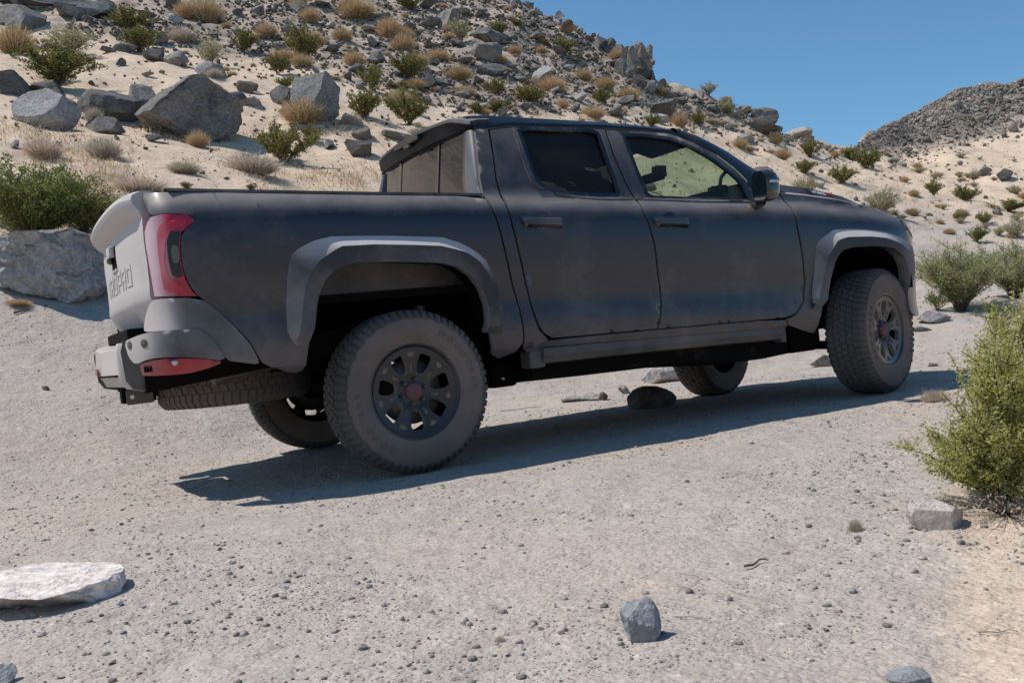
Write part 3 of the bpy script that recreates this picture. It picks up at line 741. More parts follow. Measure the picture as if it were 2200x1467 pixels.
def plant(kind, px, base, w, h, label, k=0, group=None, cat=None, hs=None):
    p = at(px, base)
    while p is None: base += 3; p = at(px, base)
    st, lf = lib_bush(kind, k); K = p[3] / FOC; q = 1.12 if kind in ('olive', 'sage') else 1.0; Hh = h * K * q; Wd = w * K / 2 / .82 * q
    name = {'olive': 'desert_shrub', 'green': 'green_shrub', 'sage': 'grey_green_shrub', 'golden': 'dry_grass_clump', 'pale_dry': 'dry_brush'}[kind]
    if st is None:
        o = link(bpy.data.objects.new(name, lf)); o.scale = (Wd * .86, Wd * .86, Hh)
    else:
        o = empty(name); o.scale = (Wd, Wd, Hh)
        link(bpy.data.objects.new('stems', st), o); link(bpy.data.objects.new('foliage', lf), o)
    o.location = (p[0], p[1], p[2] - .01); o.rotation_euler = (0, 0, random.uniform(0, 6.28))
    tag(o, label, cat or {'golden': 'dry grass', 'pale_dry': 'dry brush'}.get(kind, 'shrub'), group)
    return o
shr = [ # kind, px, base, w, h, label
 ('olive',120,188,165,92,'widest dark green shrub on the left slope above the light flat-faced boulder'),
 ('sage',150,118,120,62,'pale green shrub behind the widest dark one at the left'),
 ('olive',275,62,105,45,'green shrub below the dark boulders on the top edge'),
 ('olive',300,112,95,55,'yellow-green shrub growing over the dark round stones'),
 ('olive',597,160,60,48,'small round shrub straight above the tall pale boulder'),
 ('olive',650,128,95,72,'dark green shrub on the edge of the rubble above the tall pale boulder'),
 ('olive',522,112,66,48,'bright small shrub upslope between the two biggest boulders'),
 ('sage',452,142,72,62,'thin twiggy shrub above the jagged pale slab'),
 ('olive',610,350,135,92,'large olive shrub just left of the cab spoiler, in front of the boulders'),
 ('olive',668,305,52,38,'small olive shrub touching the large one left of the spoiler'),
 ('olive',782,255,92,68,'yellow-green shrub right of the tall pale boulder'),
 ('olive',878,268,96,76,'dull green shrub above the cab spoiler, right of the yellow-green one'),
 ('olive',797,195,64,56,'shrub directly upslope of the yellow-green one by the tall boulder'),
 ('olive',878,170,88,58,'dark green shrub at the lower edge of the rubble above the spoiler'),
 ('olive',1140,222,86,44,'yellowish shrub right of the stacked pair of boulders'),
 ('olive',1062,204,56,36,'low shrub left of the yellowish one above the roof'),
 ('olive',1212,118,58,42,'dark shrub high in the rubble left of the skyline crag'),
 ('olive',1292,222,54,34,'dark little shrub above the rear door window'),
 ('olive',1028,244,44,26,'shrub just over the rear corner of the roof'),
 ('sage',905,304,58,36,'pale bright shrub touching the cab spoiler'),
 ('sage',990,92,60,54,'pale shrub in the rubble near the top edge'),
 ('olive',882,22,56,34,'shrub cut by the top edge of the view'),
 ('olive',1068,84,54,44,'pale green shrub upslope of the stacked boulders'),
 ('olive',1402,272,40,28,'yellow-green shrub left of the big dark rock above the front window'),
 ('olive',1503,272,36,34,'bright green little shrub above the front door window'),
 ('sage',1560,246,52,30,'pale shrub under the ridge above the windscreen pillar'),
 ('sage',1522,206,36,30,'bare grey shrub standing on the skyline'),
 ('olive',1730,373,56,30,'dark green shrub above the side mirror'),
 ('sage',1732,420,64,44,'grey shrub behind the side mirror'),
 ('olive',1810,394,64,42,'dark green shrub above the bonnet, right of the grey one'),
 ('olive',1742,338,54,38,'yellow-green shrub left of the skyline gap'),
 ('olive',1830,345,60,32,'yellow-green shrub right in the skyline gap'),
 ('olive',1862,362,66,44,'larger yellow-green shrub right below the skyline gap'),
 ('sage',1895,462,86,58,'wide olive-grey shrub above the bonnet end'),
 ('olive',2006,420,38,36,'shrub upslope of the truck nose, left of a wider one'),
 ('olive',2075,432,66,36,'wider shrub in the middle of the right-hand slope'),
 ('olive',2165,455,90,26,'low wide shrub at the right edge'),
 ('olive',2063,477,36,24,'small round shrub below the wider one on the right-hand slope'),
 ('olive',2116,482,38,30,'dark small shrub right of the round one on the right-hand slope'),
 ('olive',2098,520,52,34,'green shrub nearest the track on the right-hand slope'),
 ('sage',2182,512,60,44,'shrub cut by the right edge above the foreground bush'),
 ('sage',2010,385,26,18,'far little shrub at the foot of the stony hill'),
 ('sage',1975,372,40,14,'far low shrub at the foot of the stony hill, left end'),
 ('sage',2095,385,30,20,'far shrub left of the dark twin rocks'),
 ('sage',2065,340,22,14,'farthest small shrub on the sandy apron'),
 ('olive',540,408,28,14,'tiny green sprig just over the truck bed rail'),
 ('olive',400,404,34,16,'tiny yellow-green shrub just over the rear end of the bed rail'),
]
for k, a in enumerate(shr): plant(*a, k=k % 3)
dry = [
 ('golden',32,114,96,62,'golden dry grass clump under the dark boulder in the upper left corner'),
 ('golden',442,48,88,55,'tall golden grass clump near the top edge left of the rubble'),
 ('golden',405,40,70,40,'golden grass left of the tall clump near the top edge'),
 ('golden',667,96,66,32,'golden grass beside the dark green shrub at the rubble edge'),
 ('golden',572,80,56,34,'golden grass clump at the foot of the rubble, left of the dark shrub'),
 ('golden',665,48,50,34,'golden grass in the rubble right above the dark shrub'),
 ('golden',762,142,54,34,'golden grass clump left of the lone cube-like stone'),
 ('golden',770,38,100,36,'wide golden grass near the top edge'),
 ('golden',735,88,50,30,'golden grass among stones left of the golden streak'),
 ('golden',835,80,64,44,'upper end of the golden grass streak'),
 ('golden',865,112,60,44,'lower end of the golden grass streak'),
 ('golden',900,142,52,30,'golden grass right below the streak'),
 ('golden',985,172,66,34,'golden grass left of the stacked pair of boulders'),
 ('golden',942,132,60,28,'golden grass above the half buried rock'),
 ('golden',650,262,110,52,'golden grass clump at the foot of the tall pale boulder'),
 ('golden',447,222,58,46,'golden grass on the right shoulder of the largest boulder'),
 ('golden',425,316,54,38,'orange-tan dry clump in front of the largest boulder'),
 ('pale_dry',222,338,84,46,'pale dry brush on the sand left above the tailgate'),
 ('pale_dry',92,338,90,44,'pale dry brush left of its neighbour, above the green bush'),
 ('pale_dry',545,372,130,44,'wide pale grey dry brush left of the large olive shrub'),
 ('pale_dry',300,414,130,34,'pale dry brush just above the rear end of the bed rail'),
 ('pale_dry',200,262,44,34,'little dry brush between two boulders at the left'),
 ('pale_dry',395,372,80,28,'pale dry patch upslope of the bed rail'),
 ('golden',1185,198,70,36,'golden grass above the yellowish shrub'),
 ('golden',1105,118,36,22,'golden grass right of the long grey boulder'),
 ('golden',1255,172,44,26,'golden grass left of the crag foot'),
 ('golden',1300,192,52,28,'golden grass under the crag'),
 ('golden',1350,214,56,28,'golden grass below the crag, right one'),
 ('golden',1325,130,44,26,'golden grass on the shoulder left of the crag'),
 ('golden',1210,232,28,20,'small golden ball of grass over the roof'),
 ('golden',1275,252,60,24,'golden grass hiding behind the roof edge'),
 ('golden',1460,272,44,36,'golden grass right of the big dark rock'),
 ('golden',1420,205,34,22,'golden grass right of the crag foot'),
 ('golden',1560,196,30,14,'golden grass on the falling ridge'),
 ('golden',1680,342,46,24,'round golden clump above the windscreen pillar base'),
 ('golden',1590,318,36,22,'golden clump left of the round one'),
 ('golden',1665,308,40,24,'golden clump under the ridge boulders'),
 ('golden',1795,338,24,16,'small golden ball left of the skyline gap shrubs'),
 ('golden',1600,222,46,16,'golden grass on the ridge above the pillar'),
 ('golden',1960,462,34,16,'tan tuft right of the olive-grey shrub'),
 ('golden',2068,462,30,14,'orange tuft above the small round shrub on the right'),
 ('pale_dry',1735,392,0,0,''),
]
for k, a in enumerate(dry):
    if a[3]: plant(*a, k=k % 3)
# more dry tufts all over the rubble, none of them different from the next
cnt = 0
while cnt < 150:
    px = random.uniform(0, 1780); py = random.uniform(0, 330)
    if py < (np.interp(px, _sx, _sy) if px > 1110 else 0) + 8 or py > np.interp(px, _bx, _by) + 60: continue
    w = 12 * random.random() ** -.55; w = min(w, 64)
    kd = random.choice(['golden', 'golden', 'golden', 'pale_dry', 'olive', 'sage'])
    plant(kd, px, py, w, w * random.uniform(.3, .6), '%s %s between stones %s' % ('broad' if w > 34 else 'small', {'golden': 'golden dry tuft', 'pale_dry': 'pale dry tuft', 'olive': 'olive shrub', 'sage': 'grey-green shrub'}[kd], where_hill(px, py)), k=cnt % 3, group='tufts in the hillside rubble', cat='desert plant'); cnt += 1
cnt = 0
while cnt < 60:
    px = random.uniform(1840, 2250); py = random.uniform(330, 520)
    w = random.uniform(12, 30) * (py / 400) ** 2
    kd = 'sage' if random.random() < .6 else 'golden'
    plant(kd, px, py, w, w * random.uniform(.45, .6), '%s %s on the sandy right-hand slope, %s' % ('larger' if w > 26 else 'small', 'grey-green plant' if kd == 'sage' else 'golden tuft', ('far up' if py < 390 else 'low down') + (', at its left part' if px < 1980 else (', at the right edge' if px > 2120 else ', in its middle'))), k=cnt % 3, group='small plants of the right-hand slope', cat='desert plant'); cnt += 1
# thin straw lying and standing in the sand: nobody could count it
def straw(n, reg, name, label, hmax=.12):
    V = []; var = []
    while len(V) < n:
        px = random.uniform(*reg[0]); py = random.uniform(*reg[1])
        if fbm(np.array([px * 1.]), np.array([py * 2.2]), 120, 3, 66)[0] < random.uniform(-.2, .35): continue
        p = at(px, py)
        if p is None: continue
        for _ in range(6):
            x = p[0] + random.gauss(0, .10); y = p[1] + random.gauss(0, .10); z = float(p[2]) - .01
            h = random.uniform(.3, 1) * hmax; a = random.uniform(0, 6.28); q = random.uniform(.2, 1.6) * h
            b = np.array([x, y, z]); t = b + (math.cos(a) * q, math.sin(a) * q, h); s = np.array([math.sin(a + .6), -math.cos(a + .6), 0]) * .004 * (p[3] / 12 + .3)
            V += [b - s, b + s, t + s * .3, t - s * .3]; vv = random.uniform(0, 1); var += [vv] * 4
    V = np.array(V); o = mobj(name, V, np.arange(len(V)).reshape(-1, 4), M['pale_dry'] if 'pale' in name else M['golden'], attrs={'var': var})
    return tag(o, label, 'dry grass', kind='stuff')
straw(26000, ((-40, 1000), (250, 470)), 'dry_grass_litter', 'thin dry straw over the sand above the truck bed', .13)
straw(14000, ((-40, 1000), (280, 470)), 'pale_grass_litter', 'thin pale straw over the sand above the truck bed', .10)
straw(14000, ((1000, 2250), (180, 480)), 'dry_grass_litter', 'thin dry straw over the hill slope above the cab', .16)

# the big green bush over the outcrop at the left edge
def own_bush(name, px, base, w, h, label, mat, seed, stems, nleaf, leaf, twigs=6, lean=(0, 0), arch=.6, W=.8, leafy=.2, twigmat='twig', depth=0.0, slim=.4, dz=0.0, rag=.7):
    p = at(px, base)
    K = (p[3] + depth) / FOC; Hh = h * K; S = w * K / 2 / .82
    (sv, sf), (lv, lf, lvar) = bush(seed, stems, 1.0, W, leaf / Hh, nleaf, arch, twigs, leafy, slim, lean, rag=rag)
    k = np.array([S, S, Hh]); o = empty(name); o.location = (p[0], p[1] + depth, (p[2] if depth == 0 else float(hgt(p[0], p[1] + depth)[0])) + dz)
    mobj('stems', sv * k, sf, M[twigmat], o)
    lv = lv.reshape(-1, 4, 3); c = lv.mean(1, keepdims=True); lv = (c * k + (lv - c) * Hh).reshape(-1, 3)
    mobj('foliage', lv, lf, M[mat], o, attrs={'var': lvar})
    return tag(o, label, 'shrub')
own_bush('green_bush', 35, 545, 340, 195, 'big bright green bush growing on the outcrop at the left edge', 'green', 61, 80, 26000, .040, 8, lean=(.05, 0), leafy=.1, depth=.35)
own_bush('green_bush', 140, 528, 150, 85, 'low darker end of the green bush, nearest the tailgate', 'olive', 62, 40, 9000, .035, 6, depth=.5)
own_bush('grey_green_bush', 2065, 668, 230, 175, 'loose grey-green bush behind the foreground bush, right of the truck nose', 'brush', 63, 70, 26000, .032, 9, leafy=.1)
own_bush('grey_green_bush', 2180, 640, 200, 140, 'grey-green bush at the right edge behind the foreground bush', 'brush', 64, 60, 20000, .032, 9, leafy=.1)
own_bush('green_bush', 2015, 668, 70, 55, 'fresh green low bush at the foot of the grey-green one, beside the truck nose', 'green', 65, 24, 2500, .022, 5)
own_bush('green_bush', 2145, 700, 110, 62, 'fresh green bush between the grey-green bush and the foreground bush', 'green', 66, 24, 3500, .02, 5)
# the foreground creosote bush on the right: several big boughs
own_bush('foreground_bush', 2170, 1075, 310, 425, 'large fresh green bush in the right foreground beside the whitish stone', 'fresh', 71, 44, 36000, .0100, 12, lean=(.05, .0), arch=.35, W=.84, leafy=.16, twigmat='twig_dark', slim=.5, rag=.5)
own_bush('foreground_bush', 2150, 1078, 350, 200, 'low spreading green boughs at the foot of the large foreground bush', 'fresh', 74, 36, 22000, .0100, 12, lean=(-.05, .0), arch=.45, W=.9, leafy=.14, twigmat='twig_dark', slim=.5, rag=.5)
own_bush('foreground_bush', 2215, 1010, 240, 420, 'second green bush cut by the right edge behind the large foreground bush', 'fresh', 72, 36, 22000, .012, 11, arch=.35, W=.8, leafy=.14, twigmat='twig_dark', slim=.5, rag=.5)
own_bush('dry_twiggy_bush', 2165, 1105, 230, 60, 'dark dry twigs spreading on the sand under the foreground bush', 'pale_dry', 73, 70, 500, .012, 7, arch=.9, W=1.3, twigmat='twig_dark')
plant('pale_dry', 2010, 862, 70, 30, 'little pale straw clump in front of the foreground bush at the shadow tip', k=1)
plant('pale_dry', 1838, 1140, 34, 34, 'small straw sprig standing alone in the gravel left of the whitish stone', k=2)
plant('pale_dry', 1940, 1455, 44, 26, 'small pale straw sprig near the bottom edge', k=0)
plant('pale_dry', 1075, 1378, 28, 24, 'tiny straw sprig in the gravel near the bottom edge centre', k=1)
plant('golden', 40, 655, 60, 16, 'dry sprig on the sand in front of the outcrop', k=2)
# bits of dead stick on the track
def stick(px, py, L, a, label, r=.0035):
    p = at(px, py); t = np.linspace(-.5, .5, 7); x = p[0] + t * L * math.cos(a); y = p[1] + t * L * math.sin(a)
    z = hgt(x, y) + r * 1.2 + np.abs(np.sin(t * 5 + a)) * .006
    V, F = tube(np.stack([x, y + .01 * np.sin(t * 6), z], 1), r, r * .5, 5)
    tag(mobj('stick', V, F, M['twig']), label, 'stick')
stick(1625, 1214, .085, .5, 'short brown stick on the gravel right of centre', .004)
stick(1487, 1330, .09, -.8, 'thin pale stick right of the blue-grey stone', .0011)
stick(2145, 1362, .07, -.3, 'thin pale stick near the right edge bottom', .0012)
stick(45, 672, .16, 1.2, 'dead branch stub on the sand in front of the outcrop', .012)
stick(1120, 880, .35, .2, 'thin dark twig on the lit ground under the truck', .003)

# ------------------------------------------------------------------ the truck
# panel outlines on the body side: (distance along the side, height), metres
OUT = {
 'bed_side': [(-1.219,1.48),(-1.108,1.463),(-0.146,1.419),(0.531,1.393),(0.544,1.316),(0.561,1.227),(0.578,1.125),(0.592,1.033),(0.613,0.912),(0.634,0.828),(0.648,0.727),(0.652,0.563),(0.48,0.517),(0.451,0.673),(0.454,0.803),(0.425,0.915),(0.35,1.016),(0.247,1.058),(-0.042,1.085),(-0.241,1.092),(-0.343,1.07),(-0.415,1.008),(-0.457,0.913),(-0.488,0.795),(-0.524,0.676),(-0.533,0.588),(-0.591,0.57),(-0.735,0.63),(-0.756,0.663),(-0.793,0.742),(-0.848,0.817),(-0.922,0.904),(-0.997,0.97),(-1.018,0.995),(-1.045,1.052),(-1.058,1.137),(-1.055,1.2),(-1.045,1.261),(-0.982,1.314),(-1.01,1.346),(-1.13,1.359),(-1.189,1.354)],
 'tail_light': [(-1.187,1.349),(-1.129,1.354),(-1.013,1.342),(-0.986,1.314),(-1.049,1.263),(-1.059,1.201),(-1.062,1.137),(-1.051,1.052),(-1.024,0.991),(-1.004,0.972),(-1.051,0.975),(-1.221,0.992),(-1.231,1.071),(-1.252,1.223),(-1.25,1.288),(-1.22,1.326)],
 'lamp_module': [(-1.096,1.273),(-1.052,1.27),(-1.065,1.201),(-1.068,1.138),(-1.058,1.07),(-1.086,1.06),(-1.11,1.079),(-1.119,1.143),(-1.118,1.227)],
 'cab_pillar': [(0.669,1.789),(0.686,1.789),(0.669,1.679),(0.636,1.503),(0.634,1.348),(0.643,1.231),(0.663,1.103),(0.688,0.949),(0.711,0.833),(0.724,0.74),(0.748,0.658),(0.806,0.598),(0.739,0.567),(0.666,0.559),(0.659,0.726),(0.645,0.828),(0.624,0.911),(0.603,1.033),(0.59,1.124),(0.572,1.227),(0.555,1.316),(0.539,1.392),(0.545,1.502),(0.571,1.637),(0.608,1.788)],
 'rear_door': [(0.699,1.783),(0.842,1.8),(1.478,1.795),(1.462,1.634),(1.479,1.457),(1.508,1.35),(1.517,1.261),(1.536,1.178),(1.557,1.067),(1.565,0.914),(1.577,0.82),(1.574,0.739),(1.559,0.672),(1.527,0.592),(0.834,0.605),(0.786,0.635),(0.758,0.677),(0.737,0.754),(0.699,0.953),(0.674,1.103),(0.654,1.231),(0.646,1.347),(0.647,1.503),(0.68,1.679)],
 'rear_window': [(0.879,1.8),(1.419,1.791),(1.409,1.619),(1.417,1.375),(1.272,1.376),(1.075,1.395),(0.974,1.417),(0.908,1.446),(0.875,1.518),(0.874,1.651)],
 'front_door': [(1.487,1.792),(1.768,1.782),(1.957,1.767),(2.106,1.712),(2.245,1.624),(2.347,1.528),(2.403,1.454),(2.453,1.345),(2.645,1.352),(2.67,1.255),(2.669,1.112),(2.688,0.953),(2.701,0.777),(2.668,0.658),(2.594,0.591),(2.512,0.572),(1.54,0.591),(1.572,0.671),(1.587,0.738),(1.591,0.819),(1.578,0.914),(1.57,1.066),(1.549,1.178),(1.53,1.26),(1.521,1.349),(1.492,1.457),(1.476,1.634)],
 'front_window': [(1.592,1.764),(1.756,1.759),(1.94,1.737),(2.077,1.68),(2.206,1.593),(2.312,1.497),(2.353,1.446),(2.366,1.408),(2.381,1.313),(1.967,1.337),(1.617,1.358),(1.591,1.528)],
 'front_fender': [(2.66,1.352),(2.871,1.331),(3.147,1.295),(3.479,1.232),(3.671,1.187),(3.678,1.144),(3.704,1.07),(3.795,1.003),(3.853,0.95),(3.674,0.987),(3.538,1.016),(3.25,1.047),(3.054,1.038),(2.961,0.959),(2.897,0.785),(2.82,0.59),(2.77,0.451),(2.694,0.469),(2.543,0.521),(2.522,0.554),(2.605,0.579),(2.683,0.651),(2.717,0.776),(2.704,0.952),(2.684,1.112),(2.686,1.254)],
 'headlight': [(3.685,1.176),(3.829,1.164),(3.809,1.117),(3.882,1.054),(3.869,1.001),(3.848,1.015),(3.738,1.077),(3.705,1.144)],
 'sill': [(0.673,0.553),(0.746,0.561),(0.812,0.592),(1.538,0.583),(2.505,0.564),(2.536,0.518),(2.495,0.513),(1.543,0.54),(0.764,0.557),(0.694,0.541)],
 'rear_bumper_upper': [(-1.223,0.98),(-0.995,0.963),(-0.922,0.9),(-0.851,0.811),(-0.798,0.736),(-0.765,0.664),(-0.759,0.633),(-0.834,0.649),(-0.91,0.668),(-0.951,0.756),(-1.01,0.817),(-1.111,0.829),(-1.411,0.839),(-1.41,0.87),(-1.278,0.963)],
 'fender_lower_front': [(3.735,0.729),(3.947,0.767),(3.896,0.665),(3.887,0.536),(3.688,0.47),(3.653,0.504),(3.65,0.59)],
 'rflare_out': [(-0.574,0.697),(-0.614,0.76),(-0.604,0.895),(-0.587,1.03),(-0.568,1.119),(-0.537,1.153),(-0.449,1.193),(-0.352,1.211),(-0.191,1.206),(-0.03,1.198),(0.231,1.179),(0.333,1.145),(0.416,1.097),(0.479,1.04),(0.527,0.918),(0.551,0.765),(0.547,0.654)],
 'rflare_crease': [(-0.578,0.702),(-0.573,0.739),(-0.532,0.914),(-0.512,1.003),(-0.449,1.089),(-0.329,1.156),(-0.156,1.156),(0.027,1.144),(0.201,1.13),(0.336,1.092),(0.406,1.043),(0.46,0.968),(0.487,0.87),(0.495,0.766),(0.496,0.656)],
 'rflare_in': [(-0.533,0.689),(-0.49,0.793),(-0.464,0.909),(-0.426,0.996),(-0.359,1.052),(-0.264,1.073),(-0.067,1.066),(0.19,1.046),(0.292,1.016),(0.366,0.962),(0.418,0.891),(0.439,0.81),(0.437,0.671)],
 'fflare_out': [(2.774,0.606),(2.752,0.658),(2.786,0.822),(2.81,0.987),(2.848,1.036),(2.985,1.095),(3.106,1.096),(3.258,1.087),(3.452,1.063),(3.615,1.02),(3.809,0.952)],
 'fflare_crease': [(2.735,0.605),(2.764,0.671),(2.823,0.791),(2.853,0.909),(2.962,1.024),(3.051,1.04),(3.253,1.034),(3.415,1.018),(3.551,0.981),(3.673,0.924)],
 'fflare_in': [(2.774,0.596),(2.838,0.659),(2.888,0.807),(2.929,0.904),(2.995,0.96),(3.113,0.974),(3.331,0.969),(3.483,0.947),(3.596,0.889),(3.657,0.812),(3.681,0.736)],
 'handle_r': [(0.705,1.266),(0.972,1.256),(0.963,1.202),(0.698,1.219)],
 'handle_f': [(1.575,1.236),(1.835,1.221),(1.825,1.166),(1.565,1.182)],
 'bumper_bar': [(-1.443,0.8),(-1.331,0.818),(-1.255,0.828),(-1.157,0.828),(-1.016,0.821),(-0.985,0.79),(-0.956,0.755),(-0.932,0.71),(-0.915,0.666),(-1.045,0.695),(-1.156,0.709),(-1.248,0.712),(-1.353,0.69),(-1.409,0.729)],
 'red_plate': [(-1.316,0.688),(-1.297,0.642),(-1.286,0.635),(-1.085,0.624),(-0.991,0.639),(-0.915,0.662),(-1,0.684),(-1.152,0.703),(-1.243,0.701)],
}
_P1 = np.array([(-1.215,-.62),(-1.213,-.40),(-1.205,-.27),(-1.19,-.17),(-1.155,-.085),(-1.09,-.03),(-.97,-.004),(-.8,0),(0,0),(3.2,0),(3.5,-.008),(3.68,-.035),(3.83,-.105),(3.94,-.21),(4.03,-.36),(4.09,-.55),(4.12,-.80),(4.122,-.94)])
_P2 = np.array([(-1.325,-.62),(-1.322,-.40),(-1.31,-.25),(-1.275,-.14),(-1.21,-.05),(-1.10,.0),(-.95,.02),(-.75,.012),(0,0)])
def path(P):
    d = np.hypot(np.diff(P[:, 0]), np.diff(P[:, 1])); s = np.concatenate([[0], np.cumsum(d)]); s = s - s[8]
    return hermite(s, P[:, 0]), hermite(s, P[:, 1])
PTH1 = path(_P1); PTH2 = path(_P2)
ztop = hermite([-1.3,-.5,.54,1.5,2.5,2.75,3.1,3.5,3.8,4.1],[1.468,1.44,1.402,1.356,1.31,1.298,1.262,1.215,1.165,1.09])
prof = hermite([-.001,.03,.07,.13,.25,.38,.50,.565,.64,.72,.79,.88,1.0],[.866,.898,.928,.946,.952,.948,.936,.9325,.9385,.9435,.932,.885,.80])
def width(x, z):
    d = ztop(x) - z; h = np.maximum(-d, 0)
    return np.where(d >= 0, prof(np.maximum(d, 0)), .866 - .27 * h - .30 * h * h)
def SF(s, z, pth=PTH1, out=0.0):
    s = np.asarray(s, float); z = np.asarray(z, float); x = pth[0](s)
    # body swells a little round the wheels
    w = width(x, z) + pth[1](s) + out
    return np.stack([x, -w, z + 0 * x], -1)

PAINT = m_dusty('dusty_dark_paint', (.0105, .0125, .0205), -.05, .34, .55, .15, .95, rear=.35, wipes=True)
ROOFP = m_dusty('glossy_black_roof', (.005, .006, .009), -.08, .3, .15, 0, .06)
TAILP = m_dusty('thick_dust_on_tailgate', (.04, .043, .05), 1.02, .5, 0, .1, .3, 0, (.50, .465, .44))
BUMPP = m_dusty('dusty_bumper', (.03, .031, .034), .08, .5, 0, .10, .6, 1.3, (.50, .455, .425))
FLARE = m_dusty('dusty_sunlit_flare', (.028, .028, .032), .04, .55, .0, .10, 1.7, .35, (.56, .52, .50), fine=1)  # flare tops lightened in the colour: dust and painted sun
PLAST = m_dusty('black_plastic', (.016, .016, .017), .05, .5, 0, .2, .35)
DARK = m_plain('dark_underbody', (.008, .007, .0065), .9)
LINER = m_dusty('wheel_well_liner', (.006, .0052, .0045), -.1, .9, 0, .03, .0)
GLOSS = m_dusty('gloss_black_trim', (.006, .006, .007), .0, .12, .8, .0, .05)
RUBBER = m_dusty('dusty_tyre_rubber', (.024, .023, .023), .30, .85, 0, .0, .15, 0, (.30, .265, .24))
SIDEW = m_dusty('dusty_tyre_sidewall', (.024, .0235, .023), .52, .85, 0, .0, .1, 0, (.33, .27, .23))
RIMM = m_dusty('dark_rim_paint', (.006, .0085, .013), -.05, .33, .4, 0, .3, 0, (.27, .25, .23))
TANM = m_dusty('mud_dusted_pocket', (.08, .07, .06), 1.0, .9, 0, 0, 0, 0, (.27, .235, .195))
CAPM = m_dusty('dark_red_hub_cap', (.11, .018, .025), .25, .5, 0, 0, .2, 0, (.22, .16, .15))
REDM = m_dusty('red_anodised_plate', (.36, .012, .022), .02, .45, .2, .02, .4, .5, (.45, .33, .32))
LENS = m_dusty('red_lamp_lens', (.34, .004, .026), -.33, .2, .35, .0, .2, 1.35, (.66, .50, .53))
REDC = m_dusty('saturated_red_lamp', (.50, .004, .03), -.33, .2, .35, .0, .2, .9, (.66, .45, .50))
CLEARL = m_dusty('dark_lamp_lens', (.010, .011, .012), -.2, .3, .15, 0, .1)
STEEL = m_plain('dirty_steel', (.14, .135, .13), .5, .6)
CHROME = m_plain('bright_metal', (.5, .5, .5), .3, .9)
GL_F = m_glass('green_tinted_glass', (.66, .765, .655), .06)
GL_R = m_glass('privacy_glass', (.055, .065, .07), .09, .8, (.20, .185, .165))
GL_B = m_glass('dusty_rear_glass', (.10, .11, .11), .13, .9, (.24, .22, .20), .12)
INTER = m_plain('interior_fabric', (.025, .027, .03), .85)
MIRR = m_plain('mirror_glass', (.55, .58, .6), .08, 1.0)
AMBER = m_dusty('headlamp_lens', (.20, .16, .13), .2, .1, .9, 0, .3, 0, (.4, .32, .25))
WHITE = m_plain('white_letters', (.8, .8, .8), .5)
REDL = m_plain('red_letters', (.45, .015, .03), .5)

truck = empty('pickup_truck'); truck.matrix_world = TM
truck.rotation_mode = 'QUATERNION'
tag(truck, 'dusty dark grey crew-cab pickup truck with black wheels standing across the dirt track', 'pickup truck')

